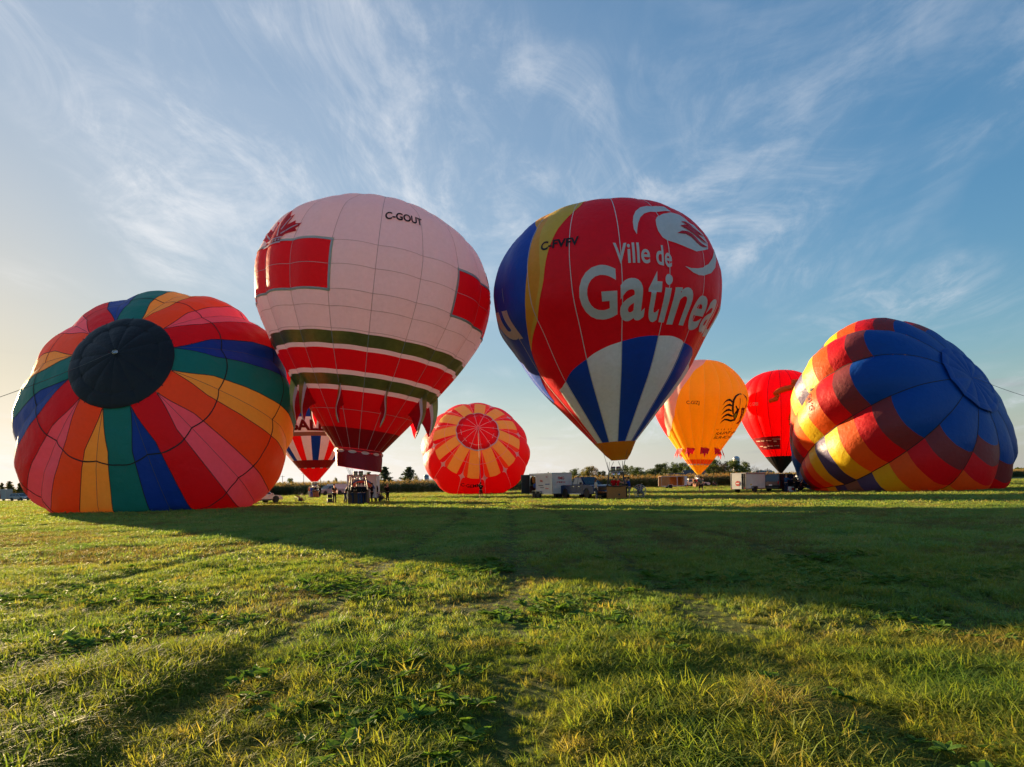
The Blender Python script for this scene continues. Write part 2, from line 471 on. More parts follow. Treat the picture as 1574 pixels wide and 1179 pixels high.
def build_grass():
    r = random.Random(3)
    near = [proto('grass_tuft', *blades(26, .055, .095, .0042, 1.2, 4, r), G1) for _ in range(5)] + [proto('grass_tuft', *blades(18, .04, .15, .0046, 1.5, 5, r), G1) for _ in range(3)] \
        + [proto('dry_tuft', *blades(22, .09, .075, .0034, 1.5, 3, r), G2) for _ in range(2)]
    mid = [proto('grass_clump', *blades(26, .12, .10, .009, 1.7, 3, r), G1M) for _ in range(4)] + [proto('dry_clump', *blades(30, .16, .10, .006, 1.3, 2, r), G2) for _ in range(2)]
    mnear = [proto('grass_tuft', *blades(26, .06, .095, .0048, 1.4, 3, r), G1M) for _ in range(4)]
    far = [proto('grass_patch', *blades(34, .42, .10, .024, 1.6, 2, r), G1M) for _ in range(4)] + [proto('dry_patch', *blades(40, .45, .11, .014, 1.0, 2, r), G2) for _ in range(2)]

    def zone(name, y0, y1, dens, protos, n_dry, smin, smax, label):
        area = .84 * (y1**2 - y0**2) + 3 * (y1 - y0); n = int(area * dens)
        y = np.sqrt(rng.uniform(y0**2, y1**2, n * 2)); x = rng.uniform(-1, 1, n * 2) * (.84 * y + 1.5)
        P = []; rot = []; sc = []; ix = []
        ng = len(protos) - n_dry
        for i in range(n * 2):
            X, Y = float(x[i]), float(y[i])
            h = .5 + .8 * noise.noise(Vector((X * .55, Y * .4, 1.3))) + .7 * noise.noise(Vector((X * 2.6, Y * 2.2, 5.3))) + .5 * noise.noise(Vector((X * 6.5, Y * 6.0, 9.3)))
            dry = noise.noise(Vector((X * .30, Y * .22, 11.7))) + .5 * noise.noise(Vector((X * 1.3, Y * 1.1, 2.7)))
            tr = 0
            for tx, tw in TRACKS:
                wob = .15 * noise.noise(Vector((tx, Y * .15, 0)))
                tr = max(tr, 1 - abs(X - tx - wob) / (tw * 1.8))
            tr = max(tr, 0)
            bare = noise.noise(Vector((X * .9, Y * .7, 31.0)))
            keep = .42 + .8 * h - .5 * tr - max(0, bare - .2) * .7
            keep = max(keep, .45)
            if rng.random() > keep: continue
            P.append((X, Y, gz(X, Y) - .008)); s = (smin + (smax - smin) * min(max(.5 * h + .35 + .25 * rng.standard_normal(), 0), 1.2)) * (1 - .6 * tr) * (1 - .5 * max(0, bare))
            sc.append((s * rng.uniform(.85, 1.2), s * rng.uniform(.85, 1.2), s * rng.uniform(.8, 1.2)))
            rot.append((rng.normal(0, .14), rng.normal(0, .14), rng.uniform(0, 2 * PI)))
            ix.append(ng + rng.integers(n_dry) if (dry + .25 * rng.standard_normal() + .25 * tr + max(0, bare) * .8 > .44) else rng.integers(ng))
            if len(P) >= n: break
        return scatter(name, P, rot, sc, ix, protos, label)
    zone('grass', 1.6, 6.0, 560, near, 2, .5, 1.35, 'long dewy grass in the foreground, bending blades')
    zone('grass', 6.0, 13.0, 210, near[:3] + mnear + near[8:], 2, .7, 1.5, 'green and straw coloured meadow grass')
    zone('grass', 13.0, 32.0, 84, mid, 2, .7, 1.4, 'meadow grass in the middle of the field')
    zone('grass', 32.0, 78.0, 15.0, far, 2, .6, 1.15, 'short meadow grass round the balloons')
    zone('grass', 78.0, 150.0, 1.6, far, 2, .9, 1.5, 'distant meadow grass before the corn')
    # broad leaved weeds
    wp = []
    for _ in range(4):
        V = []; F = []
        for k in range(r.randint(6, 10)):
            a = r.uniform(0, 2 * PI); Lg = r.uniform(.07, .16); w = Lg * r.uniform(.16, .3); up = r.uniform(.15, .8); i0 = len(V)
            for s in range(5):
                t = s / 4; o = Lg * t; z = Lg * up * (t - .6 * t * t) + .01; ww = w * (math.sin(PI * min(1, t * .9 + .08)))
                V += [(o * math.cos(a) - ww * math.sin(a), o * math.sin(a) + ww * math.cos(a), z + .01), (o * math.cos(a), o * math.sin(a), z), (o * math.cos(a) + ww * math.sin(a), o * math.sin(a) - ww * math.cos(a), z + .01)]
            for s in range(4):
                q = i0 + 3 * s; F += [(q, q + 1, q + 4, q + 3), (q + 1, q + 2, q + 5, q + 4)]
        wp.append(proto('weed', V, F, G3))
    P = []; rot = []; sc = []; ix = []
    while len(P) < 1700:
        Y = math.sqrt(r.uniform(4, 150)); X = r.uniform(-1, 1) * (.84 * Y + 1.2)
        if noise.noise(Vector((X * .6, Y * .5, 21))) + r.gauss(0, .1) < .18: continue
        P.append((X, Y, gz(X, Y) + r.uniform(.0, .06))); s = r.uniform(.4, 1.0); sc.append((s, s, s)); rot.append((r.gauss(0, .15), r.gauss(0, .15), r.uniform(0, 6.28))); ix.append(r.randrange(4))
    scatter('weeds', P, rot, sc, ix, wp, 'low broad leaved weeds among the foreground grass')


build_grass()


def build_corn():
    r = random.Random(5)
    mg = leafy('corn_leaf', [(.018, .040, .008), (.032, .062, .012), (.05, .08, .016)], .3, .5, .5, .3)
    mt = leafy('corn_tassel', [(.22, .15, .06), (.30, .21, .09), (.17, .13, .05)], .3, .3, .7, .2)
    protos = []
    for _ in range(5):
        V = []; F = []; fm = []
        H = r.uniform(1.85, 2.2)
        for k in range(4):
            a = PI / 2 * k
            V += [(.02 * math.cos(a), .02 * math.sin(a), 0), (.012 * math.cos(a), .012 * math.sin(a), H)]
        for k in range(4): F.append((2 * k, 2 * ((k + 1) % 4), 2 * ((k + 1) % 4) + 1, 2 * k + 1)); fm.append(0)
        for k in range(10):
            z = .25 + k * (H - .35) / 10; a = k * PI + r.uniform(-.5, .5); Lg = r.uniform(.5, .8); w = .045; i0 = len(V)
            for s in range(5):
                t = s / 4; o = Lg * t * .8; zz = z + Lg * (.75 * t - .95 * t * t); ww = w * math.sin(PI * (t * .85 + .12))
                V += [(o * math.cos(a) - ww * math.sin(a), o * math.sin(a) + ww * math.cos(a), zz), (o * math.cos(a) + ww * math.sin(a), o * math.sin(a) - ww * math.cos(a), zz)]
            for s in range(4): q = i0 + 2 * s; F.append((q, q + 1, q + 3, q + 2)); fm.append(0)
        for k in range(5):
            a = r.uniform(0, 2 * PI); i0 = len(V); o = .13; V += [(-.012, 0, H - .1), (.012, 0, H - .1), (o * math.cos(a), o * math.sin(a), H + .2), (o * math.cos(a) + .02, o * math.sin(a), H + .18)]
            F.append((i0, i0 + 1, i0 + 3, i0 + 2)); fm.append(1)
        protos.append(proto('corn_stalk', V, F, None, [mg, mt], fm))
    line = [(-230, 290), (-150, 215), (-95, 165), (-52, 140), (50, 143), (95, 165), (160, 215), (300, 330)]
    P = []; rot = []; sc = []; ix = []
    for (x0, y0), (x1, y1) in zip(line, line[1:]):
        ln = math.hypot(x1 - x0, y1 - y0); ux, uy = (x1 - x0) / ln, (y1 - y0) / ln; nx, ny = -uy, ux
        for row in range(9):
            s = 0
            while s < ln:
                d = row * .75 + r.gauss(0, .08)
                P.append((x0 + ux * s + nx * d, y0 + uy * s + ny * d, 0)); k = r.uniform(.88, 1.12); sc.append((k * 1.2, k * 1.2, k * (1 + .03 * row))); rot.append((r.gauss(0, .05), r.gauss(0, .05), r.uniform(0, 6.28))); ix.append(r.randrange(5))
                s += r.uniform(.18, .3)
    scatter('corn_field', P, rot, sc, ix, protos, 'tall ripening corn along the far edge of the field')


build_corn()

# ------------------------------------------------------------------ trees
LEAF = {'green': leafy('leaf_green', [(.034, .058, .014), (.060, .088, .020), (.095, .115, .030)], .4, .25, .6, .2),
        'dark': leafy('leaf_dark', [(.024, .042, .015), (.042, .064, .020), (.064, .084, .028)], .35, .25, .6, .2),
        'olive': leafy('leaf_olive', [(.075, .078, .024), (.115, .108, .036), (.15, .135, .05)], .4, .25, .6, .2),
        'brown': leafy('twig_brown', [(.12, .085, .06), (.16, .115, .08), (.20, .145, .10)], .3, .25, .8, .1),
        'needle': leafy('needles', [(.022, .042, .022), (.036, .058, .028), (.054, .076, .034)], .3, .3, .6, .2)}
BARK = simple('bark', (.075, .055, .04), .9, 0, .25, 3, .4)
_tm = {}


def tree_parts(kind, variant):
    """unit tree: height 1, spread about 1"""
    k = (kind, variant)
    if k in _tm: return _tm[k]
    r = random.Random(hash(kind) % 97 + variant * 13 if False else sum(map(ord, kind)) + variant * 13)
    m = MB(); V = []; F = []

    def leafq(p, s):
        a = Vector((r.gauss(0, 1), r.gauss(0, 1), r.gauss(0, 1))).normalized(); b = a.cross(Vector((r.gauss(0, 1), r.gauss(0, 1), r.gauss(0, 1)))).normalized()
        i = len(V); V.extend([p - a * s, p + b * s * .6, p + a * s, p - b * s * .6]); F.append((i, i + 1, i + 2, i + 3))
    if kind in ('pine', 'spruce'):
        m.tube([(0, 0, -.02), (0, 0, .5), (0, 0, .97)], [.028, .018, .004], 6)
        tiers = 15 if kind == 'pine' else 20
        for t in range(tiers):
            z = .14 + .82 * t / tiers; R0 = (.40 if kind == 'pine' else .2) * (1 - (t / tiers)**1.25) * r.uniform(.75, 1.1) + .03
            for j in range(r.randint(6, 9)):
                a = r.uniform(0, 6.28); rr = R0 * r.uniform(.6, 1.15); e = Vector((rr * math.cos(a), rr * math.sin(a), z + rr * r.uniform(-.1, .3)))
                if t % 2 == 0: m.tube([(0, 0, z), e], [.006, .002], 4)
                for q in range(30):
                    f = r.random()**.8; p = Vector((0, 0, z)).lerp(e, f) + Vector((r.gauss(0, .022), r.gauss(0, .022), r.gauss(0, .016))); leafq(p, r.uniform(.018, .036))
    elif kind == 'bare':
        def br(p, d, L, rad, n):
            e = p + d * L; m.tube([p, p.lerp(e, .5) + Vector((r.gauss(0, .01), r.gauss(0, .01), 0)), e], [rad, rad * .8, rad * .6], 4)
            if n == 0: return
            for _ in range(3): br(p.lerp(e, r.uniform(.55, 1)), (d + Vector((r.gauss(0, .45), r.gauss(0, .45), r.gauss(.1, .25)))).normalized(), L * r.uniform(.55, .8), rad * .55, n - 1)
        br(Vector((0, 0, 0)), Vector((0, 0, 1)), .38, .02, 4)
        for _ in range(160):
            a = r.uniform(0, 6.28); q = .3 * math.sqrt(r.random()); leafq(Vector((q * math.cos(a), q * math.sin(a), r.uniform(.4, 1))), .012)
    else:
        low = kind == 'bush'
        m.tube([(0, 0, -.02), (.01, .01, .25), (-.01, .0, .6)], [.035, .025, .01], 7)
        blobs = []
        for j in range(22 if not low else 12):
            a = r.uniform(0, 6.28); z = r.uniform(.12 if low else .17, .86); q = r.uniform(.05, .36) * (1.15 - .8 * abs(z - .5)); c = Vector((q * math.cos(a), q * math.sin(a), z)); s = r.uniform(.12, .21)
            blobs.append((c, s)); m.tube([(0, 0, .15 + .3 * r.random()), c * .6 + Vector((0, 0, c.z * .2)), c], [.012, .007, .003], 4)
        blobs.append((Vector((0, 0, .88)), .11))
        for c, s in blobs:
            for q in range(130):
                d = Vector((r.gauss(0, 1), r.gauss(0, 1), r.gauss(0, 1))).normalized() * s * r.random()**.4 * r.uniform(.8, 1.12)
                leafq(c + Vector((d.x, d.y, d.z * .85)), r.uniform(.013, .030))
    tm = m.mesh('trunk'); tm.materials.append(BARK); cm = pymesh('crown', V, F)
    _tm[k] = (tm, cm); return _tm[k]


def tree(px, ytop, wpx, kind, leaf, Y, label, i, group='trees beyond the corn field', cat='tree'):
    g = at_depth(px, 745, Y); hz = CY - (px - CX) * SA; H = (hz - ytop) * Y / FPX + CAM_H; W = wpx * (1.15 if kind in ('pine', 'spruce') else 1.55) * Y / FPX
    name = {'pine': 'pine_tree', 'spruce': 'spruce_tree', 'bare': 'bare_tree', 'bush': 'shrub'}.get(kind, 'broadleaf_tree')
    root = empty(name, (g.x, g.y, 0), i * 1.7); tag(root, label, cat, group)
    tm, cm = tree_parts(kind, i % 3)
    for nm, me, mt in (('trunk', tm, BARK), ('crown', cm, LEAF[leaf])):
        if not len(me.vertices): continue
        o = bpy.data.objects.new(nm, me)
        if nm == 'crown':
            if not me.materials: me.materials.append(mt)
            o.material_slots[0].link = 'OBJECT'; o.material_slots[0].material = mt
        COL.objects.link(o); o.parent = root
        spread = {'pine': .8, 'spruce': .42, 'bare': .7}.get(kind, .85)
        o.scale = (W / spread, W / spread, H)
    return root


TREES = [
    (592, 715, 30, 'pine', 'needle', 235, 'dark pine to the right of the pink balloon scoop'),
    (629, 716, 32, 'pine', 'needle', 240, 'broad dark pine between the pink and sunburst balloons'),
    (567, 724, 24, 'pine', 'needle', 230, 'dark pine half hidden behind the pink balloon burner'),
    (579, 731, 8, 'spruce', 'needle', 190, 'small pine between two larger ones by the scoop'),
    (600, 733, 8, 'spruce', 'needle', 185, 'slim young spruce in front of the pale shed, left one'),
    (623, 731, 6, 'spruce', 'green', 185, 'slim pale spruce in front of the pale shed, under the broad pine'),
    (650, 736, 11, 'bush', 'green', 190, 'leafy shrub beside the grey silo'),
    (641, 729, 7, 'tree', 'olive', 200, 'thin young tree left of the grey silo'),
    (449, 734, 11, 'tree', 'green', 200, 'round young tree left of the striped balloon basket'),
    (516, 733, 8, 'tree', 'olive', 200, 'young tree behind the pickup with the white trailer'),
    (505, 738, 6, 'spruce', 'green', 190, 'tiny spruce behind the silver pickup'),
    (3, 741, 14, 'pine', 'olive', 260, 'hazy pine at the left edge of the field'),
    (15, 738, 22, 'pine', 'olive', 265, 'wide hazy pine behind the grey parked car'),
    (31, 741, 12, 'spruce', 'olive', 260, 'narrow hazy conifer next to the rainbow balloon'),
    (812, 730, 6, 'spruce', 'green', 230, 'thin conifer just right of the sunburst balloon'),
    (819, 728, 6, 'spruce', 'green', 235, 'thin conifer left of the white painted trailer'),
    (843, 725, 9, 'tree', 'green', 240, 'small round tree over the white painted trailer'),
    (865, 725, 9, 'tree', 'green', 240, 'small round tree between trailer and blue pickup'),
    (884, 723, 19, 'tree', 'dark', 250, 'dark round tree behind the blue pickup roof'),
    (895, 725, 12, 'tree', 'olive', 255, 'olive tree behind the blue pickup windscreen'),
    (904, 716, 14, 'tree', 'olive', 245, 'tall thin olive tree behind the blue pickup'),
    (912, 715, 14, 'tree', 'brown', 250, 'tall brownish tree behind the blue pickup bonnet'),
    (921.6, 724, 9, 'spruce', 'needle', 230, 'dark small spruce beside the tall brownish tree'),
    (929, 723, 13, 'tree', 'olive', 240, 'open olive tree left of the gold skirt basket'),
    (828, 722, 5, 'bare', 'brown', 250, 'bare thin tree over the left end of the painted trailer'),
    (853, 723, 7, 'bare', 'brown', 250, 'bare thin tree over the middle of the painted trailer'),
    (874, 722, 8, 'bare', 'brown', 255, 'bare tree left of the dark round tree'),
    (961, 713, 16, 'tree', 'dark', 235, 'dark tall tree right of the gold skirt burner'),
    (971, 715, 18, 'tree', 'green', 240, 'green tree in the clump right of the wicker basket'),
    (981, 717, 18, 'tree', 'green', 245, 'rounded green tree at the right of that clump'),
    (989, 723, 14, 'bush', 'dark', 240, 'low dark tree at the end of the clump'),
    (1000, 727, 18, 'bush', 'dark', 250, 'low dark hedge tree left of the open plywood trailer'),
    (1010, 712, 18, 'tree', 'dark', 240, 'dark tree above the open plywood trailer, left one'),
    (1022, 710, 18, 'tree', 'dark', 245, 'tall dark tree above the open plywood trailer'),
    (1035, 709, 18, 'tree', 'green', 240, 'green tree above the white gabled house'),
    (1047, 710, 20, 'tree', 'dark', 250, 'dark tree above the navy roof'),
    (1058, 715, 18, 'tree', 'green', 245, 'green tree touching the yellow balloon cone'),
    (1091, 709, 18, 'tree', 'green', 250, 'green tree right of the yellow balloon cone'),
    (1098, 705, 22, 'tree', 'green', 255, 'tall green tree left of the brown leafless tree'),
    (1101, 714, 17, 'tree', 'olive', 240, 'olive tree in front of the tall green one'),
    (1117, 708, 22, 'tree', 'brown', 250, 'brown leafless tree below the metal dome'),
    (1134, 706, 24, 'tree', 'green', 245, 'full green tree right of the brown one'),
    (1145, 708, 20, 'tree', 'dark', 250, 'dark green tree over the white cargo trailer'),
    (1108, 722, 20, 'bush', 'dark', 245, 'low dark tree at the foot of the brown one'),
    (1161, 710, 11, 'bare', 'brown', 250, 'bare tree over the nose of the white cargo trailer'),
    (1170, 721, 14, 'bush', 'olive', 245, 'olive shrub left of the teal barn'),
    (1158, 725, 14, 'bush', 'dark', 250, 'dark shrub under the bare tree'),
    (1078, 727, 14, 'bush', 'olive', 240, 'bush before the brown roof by the yellow cone'),
    (1048, 728, 8, 'bush', 'green', 225, 'round bush before the navy roof'),
    (800, 737, 10, 'bush', 'olive', 240, 'shrub before the pale shed by the sunburst balloon'),
]
for i, t in enumerate(TREES): tree(*t, i)
FAR = [(884, 719, 'tree', 'dark', 'far dark tree behind the blue pickup'), (897, 720, 'tree', 'olive', 'far olive tree behind the blue pickup'), (940, 721, 'tree', 'green', 'far green tree left of the gold skirt burners'),
       (953, 719, 'tree', 'dark', 'far dark tree just behind the gold skirt burners'), (995, 722, 'tree', 'dark', 'far dark tree beside the small white house'), (1004, 719, 'tree', 'green', 'far green tree between small white house and plywood trailer'),
       (1016, 717, 'tree', 'dark', 'far dark tree over the middle of the plywood trailer'), (1029, 718, 'tree', 'olive', 'far olive tree over the right end of the plywood trailer'), (1041, 718, 'tree', 'dark', 'far dark tree behind the navy roof'),
       (1066, 719, 'tree', 'olive', 'far olive tree hidden behind the yellow cone'), (1084, 717, 'tree', 'dark', 'far dark tree right behind the brown roof'), (1093, 716, 'bush', 'dark', 'far low dark tree at the right end of the brown roof'),
       (1112, 716, 'tree', 'dark', 'far dark tree left of the silver domed silo'), (1126, 714, 'tree', 'olive', 'far olive tree at the foot of the silver domed silo'), (1140, 716, 'bush', 'green', 'far bushy green tree right of the silver domed silo'),
       (1152, 722, 'bush', 'dark', 'far low dark tree over the white cargo trailer nose'), (1186, 726, 'bush', 'olive', 'far olive shrub behind the teal barn'), (833, 730, 'bush', 'dark', 'far dark shrub over the painted trailer roof')]
for i, (x, y, k, lf, lb) in enumerate(FAR): tree(x, y, 17, k, lf, 275 + 3 * i, lb, i, 'far tree row behind the houses')


# ------------------------------------------------------------------ buildings
def wallmat(c): return simple('wall_paint', c, .8, 0, .1, .8)


def shed(name, x0, x1, ytop, Y, wall, roofc, label, cat, depth=14, pitch=1.2, seams=0, wins=0):
    a = at_depth(x0, 745, Y); b_ = at_depth(x1, 745, Y); hz = CY - ((x0 + x1) / 2 - CX) * SA; H = (hz - ytop) * Y / FPX + CAM_H
    W = b_.x - a.x; root = empty(name, ((a.x + b_.x) / 2, Y + depth / 2, 0)); tag(root, label, cat)
    h = H - pitch; w2, d2 = W / 2, depth / 2
    MB().box((0, 0, h / 2), (W, depth, h)).build('wall', wall, root)
    m = MB(); q = .4
    m.quad((-w2 - q, -d2 - q, h - .1), (w2 + q, -d2 - q, h - .1), (w2 + q, 0, H), (-w2 - q, 0, H)); m.quad((w2 + q, d2 + q, h - .1), (-w2 - q, d2 + q, h - .1), (-w2 - q, 0, H), (w2 + q, 0, H))
    ro = m.build('roof', roofc, root)
    md = ro.modifiers.new('t', 'SOLIDIFY'); md.thickness = .12
    for s in (-1, 1):
        g = MB(); vs = [g.bm.verts.new(p) for p in ((s * (w2 - .05), -d2 + .02, h - .02), (s * (w2 - .05), d2 - .02, h - .02), (s * (w2 - .05), 0, H - .1))]; g.bm.faces.new(vs)
        g.build('gable', wall, root)
    for k in range(seams):
        MB().box((-w2 + (k + .5) * W / seams, -d2 - .04, h / 2), (.12, .1, h * .96)).build('wall_rib', wall, root)
    for k in range(wins):
        x = -w2 + (k + .5) * W / wins
        f = MB().box((x, -d2 - .03, h * .55), (1.3, .1, 1.2)).build('window', M['white'], root); MB().box((x, -d2 - .06, h * .55), (1.1, .1, 1.0)).build('pane', M['glass'], f)
    return root


GREYW = wallmat((.20, .21, .22)); PALEW = wallmat((.42, .43, .44)); WHITEW = wallmat((.62, .61, .6)); TEAL = simple('teal_roof', (.035, .085, .085), .5); NAVY = simple('navy_shingle', (.02, .026, .05), .8); BRN = simple('brown_shingle', (.10, .08, .075), .85)
shed('warehouse', 436, 578, 739.5, 330, GREYW, GREYW, 'long low grey warehouse behind the corn, by the striped balloon', 'warehouse', 30, .8, 22)
shed('warehouse', 594, 665, 736.5, 335, PALEW, PALEW, 'long pale shed behind the corn, under the two pines', 'warehouse', 25, .9, 12)
shed('warehouse', 789, 832, 731.5, 335, PALEW, PALEW, 'pale low shed between sunburst balloon and painted trailer', 'warehouse', 20, .9, 6)
shed('house', 1032, 1061, 727, 230, WHITEW, NAVY, 'white house with navy roof above the plywood trailer', 'house', 9, 1.8, 0, 3)
shed('house', 1058, 1090, 722, 236, WHITEW, BRN, 'house with brown roof behind the yellow balloon cone', 'house', 12, 3.4, 0, 3)
shed('house', 989, 999, 725, 300, WHITEW, BRN, 'small white house among trees right of the wicker basket', 'house', 8, 2, 0, 1)
shed('barn', 1173, 1192, 723, 240, wallmat((.16, .2, .2)), TEAL, 'teal roofed barn under the red balloon', 'barn', 9, 2.4, 3)


def silo(px, ytop, wpx, Y, mat_, domed, label):
    g = at_depth(px, 745, Y); hz = CY - (px - CX) * SA; H = (hz - ytop) * Y / FPX + CAM_H; r = wpx * Y / FPX / 2
    root = empty('silo', (g.x, g.y, 0)); tag(root, label, 'silo')
    cyl = H - (r * .95 if domed else r * .5)
    MB().lathe([(r, 0), (r, cyl)], 24).build('cylinder_wall', mat_, root, True)
    prof = [(r * 1.03 * math.cos(a), cyl + r * .95 * math.sin(a)) for a in np.linspace(0, PI / 2, 8)] if domed else [(r * 1.04, cyl), (r * .6, cyl + r * .3), (0.0, cyl + r * .5)]
    MB().lathe(prof, 24).build('dome' if domed else 'cone_cap', M['steel'], root, True)
    for k in range(6): MB().lathe([(r * 1.012, cyl * (k + .5) / 6), (r * 1.012, cyl * (k + .5) / 6 + .12)], 24).build('hoop', M['darksteel'], root)


silo(1132.6, 701, 10, 265, simple('concrete_silo', (.45, .42, .38), .7, 0, .15, 1), True, 'concrete silo with silver dome rising over green trees')
silo(655.5, 729, 8, 300, simple('grey_silo', (.24, .27, .31), .5, .4), False, 'grey metal silo left of the sunburst balloon')


def pole(px, ytop, Y, label, arm=True):
    g = at_depth(px, 745, Y); hz = CY - (px - CX) * SA; H = (hz - ytop) * Y / FPX + CAM_H
    root = empty('utility_pole', (g.x, g.y, 0)); tag(root, label, 'utility pole', 'utility poles')
    MB().tube([(0, 0, 0), (0, 0, H)], .16, 8, r2=.1).build('post', BARK, root)
    if arm: MB().box((0, 0, H - .5), (2.0, .12, .12)).build('crossarm', BARK, root)


pole(1180, 719.5, 225, 'wooden utility pole in front of the teal barn')
pole(467, 726, 300, 'thin mast above the grey warehouse, left of the striped balloon cone')
pole(492.6, 730, 300, 'thin mast above the grey warehouse, right of the striped balloon cone')
pole(434.5, 731, 310, 'thin mast right beside the rainbow balloon edge')

# far wood and ripe field on the horizon
V = []; F = []
r_ = random.Random(8)
for k in range(3000):
    x = r_.uniform(-900, 1200); y = 900 + r_.uniform(0, 60); h = 6 + 5 * noise.noise(Vector((x * .01, 0, 0))) + r_.uniform(-2, 2); s = r_.uniform(2, 5); z = r_.uniform(0, 1)**.6 * h
    i = len(V); a = r_.uniform(0, 3)
    V += [(x - s, y, z - s * .3), (x, y + a, z - s), (x + s, y, z + s * .2), (x, y - a, z + s * .8)]; F.append((i, i + 1, i + 2, i + 3))
o = link('far_wood', pymesh('far_wood', V, F), LEAF['dark']); tag(o, 'low dark band of woodland along the horizon', kind='stuff')
# ------------------------------------------------------------------ balloon surfaces
def pchip(hs, rs, t):
    hs = np.asarray(hs, float); rs = np.asarray(rs, float)
    h = np.diff(hs); d = np.diff(rs) / h; m = np.zeros_like(rs)
    for i in range(1, len(rs) - 1):
        if d[i - 1] * d[i] > 0:
            w1 = 2 * h[i] + h[i - 1]; w2 = h[i] + 2 * h[i - 1]; m[i] = (w1 + w2) / (w1 / d[i - 1] + w2 / d[i])
    m[0] = d[0]; m[-1] = d[-1]
    i = np.clip(np.searchsorted(hs, t) - 1, 0, len(hs) - 2); s = (t - hs[i]) / h[i]
    return (2 * s**3 - 3 * s**2 + 1) * rs[i] + (s**3 - 2 * s**2 + s) * h[i] * m[i] + (-2 * s**3 + 3 * s**2) * rs[i + 1] + (s**3 - s**2) * h[i] * m[i + 1]


HS = [0, .12, .28, .42, .55, .66, .76, .85, .92, .97, 1.0]


